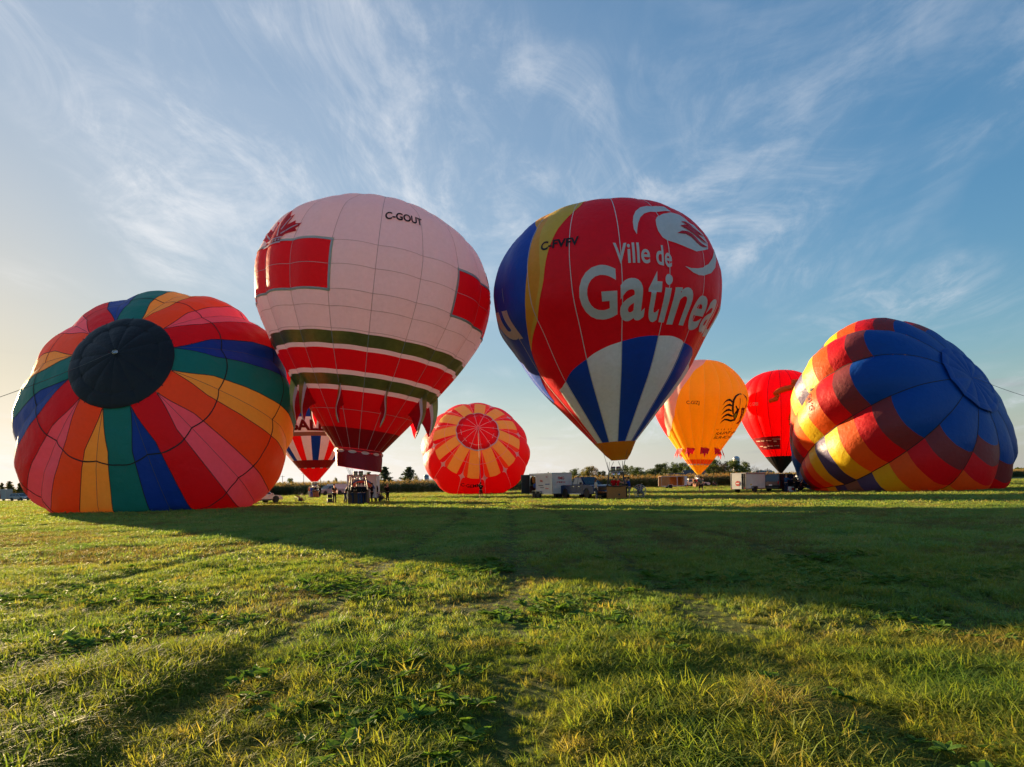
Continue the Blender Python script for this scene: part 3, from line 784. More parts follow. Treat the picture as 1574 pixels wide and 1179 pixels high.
class Envelope:
    """a surface of revolution with gores that bulge between their load tapes; v runs from the crown (0) to the mouth (1)"""
    def __init__(self, base, ax, x, r, eA, eB, n, off, bulge, flat=False, rough=0.0, seed=0):
        self.base = Vector(base); self.ax = Vector(ax).normalized(); self.eA = Vector(eA); self.eB = Vector(eB)
        x = np.asarray(x, float); r = np.maximum(np.asarray(r, float), 1e-4)
        s = np.concatenate([[0], np.cumsum(np.hypot(np.diff(x), np.diff(r)))])
        self.S = s[-1]; self.s = s / s[-1]; self.x = x; self.r = r
        self.n = n; self.off = off; self.bulge = bulge; self.flat = flat; self.rough = rough; self.seed = seed
        self._bvh = None

    def rv(self, v): return float(np.interp(v, self.s, self.r))
    def xv(self, v): return float(np.interp(v, self.s, self.x))

    def P(self, th, v, off=0.0, raw=False):
        r = self.rv(v); x = self.xv(v)
        if not raw:
            ph = ((th - self.off) * self.n / (2 * PI)) % 1.0
            env = min(1.0, v / .12)
            r *= 1 + self.bulge * (4 * ph * (1 - ph) - .55) * env
        d = self.eA * math.cos(th) + self.eB * math.sin(th)
        p = self.base + self.ax * x + d * r
        if self.rough and not raw:
            q = noise.noise(p * .45 + Vector((self.seed, 0, 0))) + .5 * noise.noise(p * 1.1 + Vector((0, self.seed, 0)))
            p = p + d * (self.rough * q * min(1.0, v / .1))
        if off:
            e = 2e-3
            v0, v1 = max(0, v - e), min(1, v + e)
            tv = Vector((self.rv(v1) - self.rv(v0), self.xv(v1) - self.xv(v0)))
            # outward normal in the (r, x) plane
            nr, nx = -tv.y, tv.x
            l = math.hypot(nr, nx) or 1
            p = p + (d.normalized() * (nr / l) + self.ax * (nx / l)) * off
        if self.flat:
            k = .5; z = p.z
            lift = max(off, 0.0) * .3
            if z < k: p.z = (0.0 if z < -k else (z + k)**2 / (4 * k)) + lift + .01
        return p

    def bvh(self):
        if self._bvh is None:
            nt, nv = 144, 110; V = []; F = []
            for j in range(nv):
                for i in range(nt): V.append(self.P(2 * PI * i / nt, j / (nv - 1), 0, True))
            for j in range(nv - 1):
                for i in range(nt): F.append((j * nt + i, j * nt + (i + 1) % nt, (j + 1) * nt + (i + 1) % nt, (j + 1) * nt + i))
            self._bvh = BVHTree.FromPolygons(V, F)
        return self._bvh

    def inv(self, px, py):
        """(theta, v) of the surface point seen at a photo position"""
        d = pray(px, py).normalized()
        h = self.bvh().ray_cast(CAM, d)[0]
        if h is None:
            m = (self.base + self.ax * float(self.x.mean()) - CAM)
            h = self.bvh().find_nearest(CAM + d * m.dot(d))[0]
        q = h - self.base
        th = math.atan2(q.dot(self.eB) / self.eB.length_squared, q.dot(self.eA) / self.eA.length_squared)
        xx = q.dot(self.ax)
        o = np.argsort(self.x); v = float(np.interp(xx, self.x[o], self.s[o]))
        return th, v

    def panel(self, name, mat, th0, th1, v0, v1, parent, nu=6, nv=8, off=0.0, smooth=True):
        f = lambda q, z: q(z) if callable(q) else q
        V = []; F = []
        for j in range(nv + 1):
            for i in range(nu + 1):
                ph, ps = i / nu, j / nv
                if callable(v0) or callable(v1):
                    t = th0 + (th1 - th0) * ph
                    v = f(v0, t) * (1 - ps) + f(v1, t) * ps
                else:
                    v = v0 + (v1 - v0) * ps
                    a, b = f(th0, v), f(th1, v); t = a + (b - a) * ph
                V.append(self.P(t, min(max(v, 0), 1), off))
        for j in range(nv):
            for i in range(nu):
                a = j * (nu + 1) + i; F.append((a, a + nu + 1, a + nu + 2, a + 1))
        return link(name, pymesh(name, V, F), mat, parent, smooth)

    def tape(self, name, mat, th, v0, v1, parent, w=.05, off=.05, nv=40, ring=False):
        V = []; F = []
        for j in range(nv + 1):
            if ring:
                t = v0 + (v1 - v0) * j / nv       # v0, v1 are angles, th is v
                for sgn in (-1, 1): V.append(self.P(t, min(max(th + sgn * w / 2 / self.S, 0), 1), off))
            else:
                v = v0 + (v1 - v0) * j / nv; a = w / 2 / max(self.rv(v), .3)
                for sgn in (-1, 1): V.append(self.P((th(v) if callable(th) else th) + sgn * a, v, off))
        for j in range(nv): F.append((2 * j, 2 * j + 2, 2 * j + 3, 2 * j + 1))
        return link(name, pymesh(name, V, F), mat, parent, True)

    def drape(self, name, mat, V2, F2, fn, parent, off=.05, step=.25, me=None):
        """lay flat artwork on the cloth: V2/F2 flat polygons, cut on a grid, each corner carried to (theta, v) by fn"""
        bm = bmesh.new(); vs = [bm.verts.new((p[0], p[1], 0)) for p in V2]
        for f in F2:
            try: bm.faces.new([vs[i] for i in f])
            except ValueError: pass
        xs = [p[0] for p in V2]; ys = [p[1] for p in V2]
        for lo, hi, nrm in ((min(xs), max(xs), (1, 0, 0)), (min(ys), max(ys), (0, 1, 0))):
            c = lo + step
            while c < hi:
                bmesh.ops.bisect_plane(bm, geom=bm.verts[:] + bm.edges[:] + bm.faces[:], plane_co=(c * nrm[0], c * nrm[1], 0), plane_no=nrm, dist=1e-5)
                c += step
        bmesh.ops.triangulate(bm, faces=bm.faces[:])
        for v in bm.verts:
            t, q = fn(v.co.x, v.co.y); v.co = self.P(t, min(max(q, 0.0), 1.0), off)
        for f in bm.faces:
            f.normal_update()
        me = bpy.data.meshes.new(name); bm.to_mesh(me); bm.free()
        return link(name, me, mat, parent, True)

    def art(self, name, mat, pts, parent, off=.05, step=5.0):
        return self.drape(name, mat, pts, [tuple(range(len(pts)))], lambda x, y: self.inv(x, y), parent, off, step)

    def text(self, name, mat, body, L, Rr, top, parent, frac=None, bold=.0, off=.06, shear=0.0, step=.12):
        """lettering printed along the cloth from baseline point L to baseline point Rr"""
        V2, F2, w, h = text_flat(body, bold)
        w0 = w
        if frac: w0 = text_flat(frac, bold)[2]
        tl, vl = self.inv(*L); tr, vr = self.inv(*Rr); _, vt = self.inv(*top)
        hv = vl - vt
        V2 = [((p[0] + shear * p[1]) / w0, p[1] / h) for p in V2]
        return self.drape(name, mat, V2, F2, lambda x, y: (tl + (tr - tl) * x, vl + (vr - vl) * x - hv * y), parent, off, step)


_tc = {}


def text_flat(body, bold=0.0):
    k = (body, bold)
    if k not in _tc:
        cu = bpy.data.curves.new('lettering', 'FONT'); cu.body = body; cu.size = 1; cu.dimensions = '2D'; cu.fill_mode = 'BOTH'
        cu.offset = bold; cu.resolution_u = 5
        o = bpy.data.objects.new('lettering', cu); COL.objects.link(o)
        dg = bpy.context.evaluated_depsgraph_get(); dg.update()
        me = bpy.data.meshes.new_from_object(o.evaluated_get(dg))
        V = [(v.co.x, v.co.y) for v in me.vertices]; F = [tuple(p.vertices) for p in me.polygons]
        bpy.data.objects.remove(o); bpy.data.meshes.remove(me); bpy.data.curves.remove(cu)
        x0 = min(p[0] for p in V); V = [(p[0] - x0, p[1]) for p in V]
        _tc[k] = (V, F, max(p[0] for p in V), max(p[1] for p in V))
    return _tc[k]


def upright_env(m, L, tx, ty, rs, n, off=0.0, bulge=.02, rough=0.0):
    ax = Vector((math.sin(tx), math.sin(ty), math.cos(tx))).normalized()
    t = np.concatenate([1 - np.linspace(0, 1, 30)**2 * .08, np.linspace(.915, 0, 70)]); r = pchip(HS, list(rs) + [0.0], t)
    r[0] = 0
    m = Vector(m); toc = Vector((CAM.x - m.x, CAM.y - m.y, 0)); eF = (toc - ax * toc.dot(ax)).normalized(); eR = ax.cross(eF)
    return Envelope(m, ax, t * L, r, eF, eR, n, off, bulge, False, rough)


def lying_env(C, az, el, Rr, La, Lb, rm, p, q, sq, n, off=0.0, bulge=.04, rough=.12, seed=1.0):
    az, el = R(az), R(el)
    ax = Vector((math.cos(el) * math.sin(az), math.cos(el) * math.cos(az), math.sin(el)))
    e1 = ax.cross(Vector((0, 0, 1))).normalized(); e2 = e1.cross(ax)
    a = np.linspace(0, 1, 60); c = np.cos(a * PI / 2)
    t = np.linspace(0, 1, 60)[1:]
    x = np.concatenate([La * c, -Lb * t]); r = np.concatenate([Rr * (1 - c**p)**(1 / p), rm + (Rr - rm) * (1 - t**q)])
    return Envelope(C, ax, x, r, -e1, -e2 * sq, n, off, bulge, True, rough, seed)


# cloth colours
GAIN = dict(yellow=1.2, pink=1.3, orange=1.3, teal=1.4, blue=1.25, red=1.15, sun_yellow=1.3, black=.7, ink=1, maroon=1.0, letter=1.0, letter_red=1, cream=1.05, gat_red=1.75, gat_blue=2.1, gat_yellow=1.2, gat_yellow_shade=1.3, gat_white=1.4, navy=1.45, burgundy=1.3, bal_yellow=1.1, bal_red=1.25, sun_red=1.15, purple=1.5, chk_yellow=1.0)
FB = {}
for nm, c, tr in (('red', (190, 14, 26), .45), ('deepred', (120, 10, 22), .15), ('blue', (14, 60, 152), .35), ('teal', (18, 115, 108), .4), ('yellow', (232, 182, 66), .45),
                  ('orange', (212, 82, 30), .45), ('pink', (215, 98, 118), .45), ('black', (36, 32, 33), .04), ('cream', (222, 206, 212), .42),
                  ('gat_red', (180, 8, 28), .32), ('gat_blue', (14, 56, 140), .3), ('gat_yellow', (216, 190, 70), .35), ('gat_yellow_shade', (214, 160, 48), .35), ('gat_white', (212, 218, 226), .1),  # darker yellow of the curved band: gore shading put into the colour
                  ('sun_red', (212, 18, 26), .5), ('sun_orange', (236, 84, 30), .42), ('sun_yellow', (252, 208, 78), .36), ('sun_white', (235, 190, 175), .35),
                  ('bal_yellow', (252, 190, 30), .5), ('bal_red', (225, 3, 26), .6), ('bal_white', (230, 205, 200), .55), ('flame', (190, 10, 24), .3),
                  ('burgundy', (110, 48, 52), .3), ('navy', (3, 62, 140), .3), ('purple', (68, 58, 92), .2), ('brown', (130, 88, 70), .2), ('chk_red', (190, 12, 26), .35),
                  ('chk_orange', (210, 86, 24), .35), ('chk_yellow', (230, 192, 30), .35), ('skirt_gold', (190, 128, 26), .3), ('maroon', (124, 12, 26), .3),
                  ('bal_stripe', (236, 222, 224), .25), ('ink', (12, 12, 16), .02), ('letter', (214, 206, 202), .12), ('letter_red', (120, 14, 28), .1)):
    k = GAIN.get(nm, 1.3)
    FB[nm] = fabric('cloth_' + nm, tuple(min(.92, v * k) for v in lin(c)), tr)
FB['trim'] = simple('pale_gold_trim', (.50, .46, .30), .6, .1, .1, 3.0)
FB['gold'] = simple('gold_lame', (.42, .31, .10), .42, .75, .12, 3.0, .3)
FB['seam'] = simple('seam_tape', (.10, .09, .09), .8)
FB['seam_black'] = simple('black_seam', (.015, .014, .014), .8)
FB['seam_light'] = simple('light_seam', (.62, .58, .56), .8)
FB['seam_pink'] = simple('dusty_seam', (.46, .36, .36), .8)


def spanner(b, px_list):
    """piecewise function v -> theta through photo points on the cloth"""
    q = sorted((b.inv(*p)[::-1] for p in px_list)); vs = [a for a, _ in q]; ts = [c for _, c in q]
    return lambda v: float(np.interp(v, vs, ts))


def rebase(root):
    inv = Matrix.Translation(-root.location)
    for c in root.children: c.matrix_parent_inverse = inv


# ---- the pink balloon ------------------------------------------------------
def pink_balloon():
    b = upright_env((-12.892, 55.1, 4.616), 20.42, .1298, .0167, [2.005, 3.908, 6.383, 8.217, 9.406, 9.66, 9.111, 8.13, 6.306, 4.4], 18, 0, .03)
    root = empty('hot_air_balloon', (b.base.x, b.base.y, 0))
    tag(root, 'pale pink balloon with red corner panels and gold bands, registration C-GOUT', 'hot air balloon', 'hot air balloons')
    d = 2 * PI / 18; b.off = b.inv(571, 470)[0]; n = 18
    vv = lambda y, x=560: b.inv(x, y)[1]
    rt, rb = b.inv(500, 367)[1], b.inv(500, 442)[1]
    rows = [(0, .03, 'red'), (.03, .075, 'gold'), (.075, .16, 'cream'), (.16, rt, 'cream'), (rt, (rt + rb) / 2, 'C'), ((rt + rb) / 2, rb, 'C'), (rb, vv(475), 'cream'), (vv(475), vv(513), 'cream'),
            (vv(513), vv(533), 'gold'), (vv(533), vv(540), 'cream'), (vv(540), vv(572), 'red'), (vv(572), vv(579), 'cream'), (vv(579), vv(596), 'gold'),
            (vv(596), vv(603), 'cream'), (vv(603), vv(632), 'red'), (vv(632), vv(660), 'red'), (vv(660), 1.0, 'maroon')]
    kl = round((b.inv(514, 400)[0] - b.off) / d); kr = round((b.inv(700, 405)[0] - b.off) / d)
    for k in range(n):
        g = k if k < n / 2 else k - n
        a0 = b.off + g * d
        red = (kl - 5 <= g < kl) or (kr <= g < kr + 4)
        for v0, v1, c in rows:
            m = FB['red' if red else 'cream'] if c == 'C' else FB[c]
            b.panel('panel', m, a0, a0 + d, v0, v1, root, 6, max(2, int((v1 - v0) * 60)))
        b.tape('load_tape', FB['seam_pink'], a0, .03, 1, root, .04, .012)
    for v in (.16, rt, (rt + rb) / 2, rb, vv(475), vv(509), vv(632)):
        b.tape('seam', FB['seam_pink'], v, 0, 2 * PI, root, .036, .012, 144, True)
    # gold and white borders round the red corner panels
    for g0, g1 in ((kl - 5, kl), (kr, kr + 4)):
        t0, t1 = b.off + g0 * d, b.off + g1 * d
        for o, w, m, nm in ((.02, .17, 'trim', 'gold_border'), (.035, .09, 'cream', 'white_border')):
            fw = w / b.S
            b.panel(nm, FB[m], t0 - w / 9, t1 + w / 9, rt - fw, rt + fw * .1, root, 60, 1, o)
            b.panel(nm, FB[m], t0 - w / 9, t1 + w / 9, rb - fw * .1, rb + fw, root, 60, 1, o)
            for te, s in ((t0, -1), (t1, 1)):
                b.panel(nm, FB[m], te - (w / 9 if s < 0 else .004), te + (w / 9 if s > 0 else .004), rt, rb, root, 1, 12, o)
    # red leaf crests over the two corner panels
    leaf = [(-.52, 0), (.52, 0), (.5, .16), (.62, .3), (.95, .42), (.86, .52), (1.05, .72), (.78, .72), (.74, .84), (.5, .68), (.56, 1.12), (.42, 1.04), (.2, 1.42), (0, 1.1),
            (-.2, 1.42), (-.42, 1.04), (-.56, 1.12), (-.5, .68), (-.74, .84), (-.78, .72), (-1.05, .72), (-.86, .52), (-.95, .42), (-.62, .3), (-.5, .16)]
    for (cx, cy), nm in (((421, 381), 'leaf_crest'), ((748, 425), 'leaf_crest')):
        t, v = b.inv(cx, cy)
        if cx < 500: t -= R(3)
        else: t += R(9)
        fn = lambda x, y, t=t, v=v: (t + x * 2.5 / b.rv(v - y * .05), rt + .004 - y * 2.3 / b.S)
        o = b.drape(nm, FB['red'], leaf, [tuple(range(len(leaf)))], fn, root, .05, .2)
        for pts in ([(-.55, -.02), (.55, -.02), (.55, .04), (-.55, .04)], [(-.55, .16), (.55, .16), (.55, .21), (-.55, .21)], [(-.34, .26), (-.27, .24), (.02, .86), (-.02, .9)],
                    [(.34, .26), (.27, .24), (-.02, .86), (.02, .9)], [(.42, .3), (.9, .66), (.86, .68), (.4, .36)], [(-.42, .3), (-.9, .66), (-.86, .68), (-.4, .36)],
                    [(.05, .9), (.14, 1.3), (.1, 1.31), (0, .92)], [(.36, .5), (.52, 1.0), (.48, 1.0), (.3, .52)], [(-.36, .5), (-.52, 1.0), (-.48, 1.0), (-.3, .52)]):
            b.drape('crest_line', FB['cream'], pts, [tuple(range(len(pts)))], fn, root, .07, .3)
        for q in range(7):
            x = -.46 + q * .145
            b.drape('crest_mark', FB['cream'], [(x, .07), (x + .08, .07), (x + .08, .13), (x, .13)], [(0, 1, 2, 3)], fn, root, .07, .3)
    b.text('registration_lettering', FB['ink'], 'C-GOUT', (591.4, 336.6), (650, 347.2), (592, 325.8), root, bold=.032)
    # winged pennants standing out from the lower gold band
    va, vb = vv(580), vv(626)
    for k in range(10):
        th = b.inv(597, 590)[0] + k * 2 * PI / 10
        f = empty('pennant', (0, 0, 0), 0, root)
        NA, NB = 12, 8
        p_top, p_bot = b.P(th, va), b.P(th, vb)
        rad = (b.eA * math.cos(th) + b.eB * math.sin(th))
        side = rad.cross(b.ax)
        tip = p_bot + rad * 1.0 + Vector((0, 0, -1.5)) + side * .2

        def pt(a, q):
            s = b.P(th, va + (vb - va) * a)
            w = q
            e = s.lerp(tip, w) + Vector((0, 0, -1)) * (-.35 * math.sin(PI * w) * a) + rad * (.3 * (1 - a) * math.sin(PI * w))
            return e + side * (.16 * math.sin(7 * w + a * 2 + k) * w)
        for nm, a0, a1, c in (('gold_strip', 0, .26, 'gold'), ('white_strip', .26, .42, 'cream'), ('red_strip', .42, 1, 'red')):
            V = []; F = []
            for i in range(NA + 1):
                for j in range(NB + 1):
                    V.append(pt(a0 + (a1 - a0) * j / NB, i / NA))
            for i in range(NA):
                for j in range(NB): q = i * (NB + 1) + j; F.append((q, q + 1, q + NB + 2, q + NB + 1))
            link(nm, pymesh(nm, V, F), FB[c], f, True)
    # mouth scoop below the envelope, gaps above it
    mth = b.base; nseg = 40
    V = []; F = []
    top = mth - b.ax * .05; bot = at_depth(551.5, 721, 54.7)
    prof = [(1.98, 0), (1.92, .1), (1.95, .35), (1.9, .7), (1.84, 1.0)]
    for r_, t in prof:
        c = top.lerp(bot, t)
        for k in range(nseg):
            a = 2 * PI * k / nseg
            rr = r_ * (1 + .025 * math.sin(a * 9) * t + .02 * math.sin(a * 23 + 1) * t)
            V.append(c + (b.eA * math.cos(a) + b.eB * math.sin(a)) * rr + Vector((0, 0, -.08 * math.sin(a) * t)))
    for j in range(len(prof) - 1):
        for k in range(nseg): F.append((j * nseg + k, j * nseg + (k + 1) % nseg, (j + 1) * nseg + (k + 1) % nseg, (j + 1) * nseg + k))
    sk = link('scoop', pymesh('scoop', V, F), fabric('cloth_scoop', lin((134, 16, 30)), .3), root, True)
    for k in range(12):
        a = 2 * PI * (k + .5) / 12; c = top.lerp(bot, .13); dr = b.eA * math.cos(a) + b.eB * math.sin(a); sd = b.ax.cross(dr)
        pts = [c + dr * 2.04 + sd * (.36 * math.cos(u)) + b.ax * (.17 * math.sin(u) - (.08 if 0 < u < PI else 0)) for u in [2 * PI * i / 14 for i in range(14)]]
        pts = [p + dr * -.03 * ((p - c).dot(sd))**2 * 8 for p in pts]
        link('vent_gap', pymesh('vent_gap', pts, [tuple(range(14))]), FB['sun_white'], sk)
    rebase(root)
    return root, b, bot
# ---- the red, white and blue striped city balloon -----------------------------
def gatineau_balloon():
    n = 16
    b = upright_env((8.585, 53.9, 4.649), 18.92, -.0426, .0127, [1.668, 3.619, 6.13, 7.689, 9.012, 9.198, 8.776, 7.8, 6.447, 4.3], n, 0, .025)
    root = empty('hot_air_balloon', (b.base.x, b.base.y, 0))
    tag(root, 'dark red balloon lettered Ville de Gatineau with blue and white stripes below', 'hot air balloon', 'hot air balloons')
    d = 2 * PI / n; b.off = b.inv(956, 415)[0] % d
    dome = sorted(b.inv(*p) for p in ((860.6, 599.8), (864.7, 595.6), (881, 569), (912.6, 543.6), (935, 532), (958, 523.7), (982, 518), (1006, 515.4), (1031, 516.6), (1047.7, 522.8), (1062, 535), (1064, 545)))
    ts = [q[0] for q in dome]; vs = [q[1] for q in dome]
    tmid = b.inv(1010, 515)[0]; half = tmid - ts[0]

    def vd(t):
        t = (t - tmid + PI) % (2 * PI) - PI + tmid
        if t > tmid + half * .62 and t > ts[-1]: t2 = 2 * tmid - t; t = min(t2, ts[-1]) if t2 > ts[0] else t2
        if t < ts[0]: return min(1.0, vs[0] + (ts[0] - t) * 1.6)
        return float(np.interp(t, ts, vs))
    for k in range(n):
        a0 = b.off + k * d
        a0 = (a0 + PI) % (2 * PI) - PI
        c = 'gat_blue' if k % 2 == 0 else 'gat_white'
        for i, (q0, q1) in enumerate(((0, .33), (.33, .66), (.66, 1))):
            b.panel('panel', FB['gat_red'], a0, a0 + d, (lambda t, q=q0: vd(t) * q), (lambda t, q=q1: vd(t) * q), root, 8, 10)
        if min(vd(a0 + d * z) for z in (0, .25, .5, .75, 1)) < .995:
            b.panel('stripe_panel', FB[c], a0, a0 + d, vd, lambda t: 1.0, root, 10, 14)
        b.tape('load_tape', FB['seam_light'], a0, .03, 1, root, .055, .06)
    # blue back panel, one yellow band down its edge, gore shading painted as two tones
    Lp = [(854, 319), (835.6, 333.7), (825, 352), (814.8, 377), (809.4, 414.7), (807.4, 443.8), (808.6, 477), (811.5, 502), (817.8, 539.5)]
    Mp = [(862, 320), (843, 338), (834, 352), (830, 370), (830.5, 394), (832, 418), (829, 445), (822, 480), (818.2, 539)]
    Rp = [(893.8, 315.8), (873, 333.7), (858.5, 352.4), (847, 377), (839.8, 406), (836.5, 435.5), (829.4, 468.8), (825, 493.7), (821, 514.5), (818.5, 539.3)]
    fL, fM, fR = spanner(b, Lp), spanner(b, Mp), spanner(b, Rp)
    vt = b.inv(900, 307)[1]; ve = b.inv(817.8, 539.5)[1]
    b.panel('yellow_band', FB['gat_yellow'], fM, fR, .05, ve, root, 6, 40, .03)
    b.panel('yellow_band_shade', FB['gat_yellow_shade'], fL, fM, .05, ve, root, 6, 40, .03)
    edge = spanner(b, Lp + [(829.4, 577), (836, 592), (853, 617)])
    b.panel('blue_panel', FB['gat_blue'], lambda v: edge(v) - 1.6, edge, .05, b.inv(853, 617)[1], root, 26, 50, .024)
    b.text('city_lettering', FB['letter'], 'Ville de', (944, 403.5), (1033.5, 410), (944, 373.6), root, bold=.016)
    vtop = {c: b.inv(x, y)[1] for c, x, y in (('G', 920, 408.5), ('a', 970, 427.5), ('t', 1000, 417), ('i', 1028, 420.5), ('n', 1060, 443), ('e', 1080, 453))}
    cells = [('G', 897, 949, 489), ('a', 953, 987.8, 489.3), ('t', 989.5, 1008.5, 491.5), ('i', 1011.5, 1021.5, 492.5), ('n', 1024, 1049, 497), ('e', 1051.5, 1070, 503.5)]
    te = 0; dv = 0
    for ch, xl, xr, yb in cells:
        (t0, q0), (t1, q1) = b.inv(xl, yb), b.inv(xr, yb)
        V2, F2, w, h = text_flat(ch, .022)
        q = (q0 + q1) / 2; hv = q - vtop[ch]
        b.drape('city_letter', FB['letter'], [(p[0] / w, p[1] / h) for p in V2], F2, (lambda x, y, t0=t0, t1=t1, q=q, hv=hv: (t0 + (t1 - t0) * x, q - hv * y)), root, .06, .12)
        if ch == 'a': dv = t1 - t0
        if ch == 'e': te = t1; hx = hv; qq = q
    for i, ch in enumerate('au'):
        V2, F2, w, h = text_flat(ch, .022); t0 = te + .02 + i * (dv * .92 + .02)
        b.drape('city_letter', FB['letter'], [(p[0] / w, p[1] / h) for p in V2], F2, (lambda x, y, t0=t0: (t0 + dv * .9 * x, qq - hx * y)), root, .06, .12)
    # end of the same word on the far side of the blue panel
    b.text('city_lettering', FB['sun_white'], 'u', (783, 519), (803, 516), (768.5, 477), root, bold=.05, shear=-.15)
    b.text('registration_lettering', FB['ink'], 'C-FVFV', (832.5, 386.5), (890.2, 376), (834, 374), root, bold=.032)
    z = lambda pts: [(940 + x * .2036, 300 + y * .2036) for x, y in pts]
    b.art('swirl_emblem', FB['letter'], z([(188, 302), (165, 262), (157, 210), (161, 165), (178, 128), (212, 100), (262, 87), (330, 85), (390, 95), (442, 132), (400, 126), (350, 127), (290, 130), (242, 146), (212, 176), (196, 218), (190, 260)]), root)
    b.art('swirl_emblem', FB['letter'], z([(331, 190), (345, 165), (385, 145), (440, 138), (505, 155), (560, 185), (620, 230), (680, 300), (714, 365), (722, 411), (630, 430), (560, 402), (480, 362), (385, 320), (350, 275), (334, 230)]), root)
    b.art('swirl_emblem', FB['letter'], z([(547, 540), (590, 555), (640, 556), (690, 546), (730, 520), (750, 480), (757, 440), (757, 408), (769, 450), (775, 500), (769, 550), (745, 590), (700, 606), (650, 606), (605, 588)]), root)
    for pts in ([(488, 293), (520, 276), (560, 281), (600, 301), (655, 345), (717, 398), (690, 393), (640, 364), (590, 322), (550, 300)],
                [(506, 238), (540, 232), (600, 257), (655, 300), (718, 380), (680, 345), (640, 312), (590, 285), (550, 262)],
                [(511, 207), (550, 209), (610, 237), (655, 282), (690, 322), (640, 286), (580, 252), (545, 224)]):
        b.art('emblem_slit', FB['gat_red'], z(pts), root, .09)
    # gold skirt
    m = b.base; bot = at_depth(952, 707, 53.9); nseg = 32; V = []; F = []
    prof = [(1.72, 0), (1.6, .12), (1.05, .7), (.70, .97), (.70, 1)]
    for r_, t in prof:
        c = m.lerp(bot, t)
        for k in range(nseg):
            a = 2 * PI * k / nseg
            V.append(c + (b.eA * math.cos(a) + b.eB * math.sin(a)) * (r_ * (1 + .03 * (abs(math.sin(a * 4)) - .5) * (.3 + t))))
    for j in range(len(prof) - 1):
        for k in range(nseg): F.append((j * nseg + k, j * nseg + (k + 1) % nseg, (j + 1) * nseg + (k + 1) % nseg, (j + 1) * nseg + k))
    link('skirt', pymesh('skirt', V, F), FB['skirt_gold'], root, True)
    rebase(root)
    return root, b, bot


# ---- smaller upright balloons ----------------------------------------------
def rib_fin(b, th, v, size, mat, parent, k=0):
    """a torn flame shaped flap that hangs off the cloth"""
    rad = b.eA * math.cos(th) + b.eB * math.sin(th); side = rad.cross(b.ax); p = b.P(th, v, .05)
    o = rad * .35; s = size
    V = [p - side * .75 * s, p + side * .75 * s + b.ax * .25 * s, p + side * .95 * s - b.ax * 1.0 * s + o, p + side * .45 * s - b.ax * .8 * s + o * 1.4,
         p + side * .25 * s - b.ax * 1.6 * s + o * 1.8, p - side * .05 * s - b.ax * .75 * s + o, p - side * .35 * s - b.ax * 1.0 * s + o, p + b.ax * .3 * s]
    return link('flame_flap', pymesh('flame_flap', V, [(0, 1, 7), (0, 6, 5), (0, 5, 1), (1, 5, 3), (1, 3, 2), (3, 5, 4)]), mat, parent)


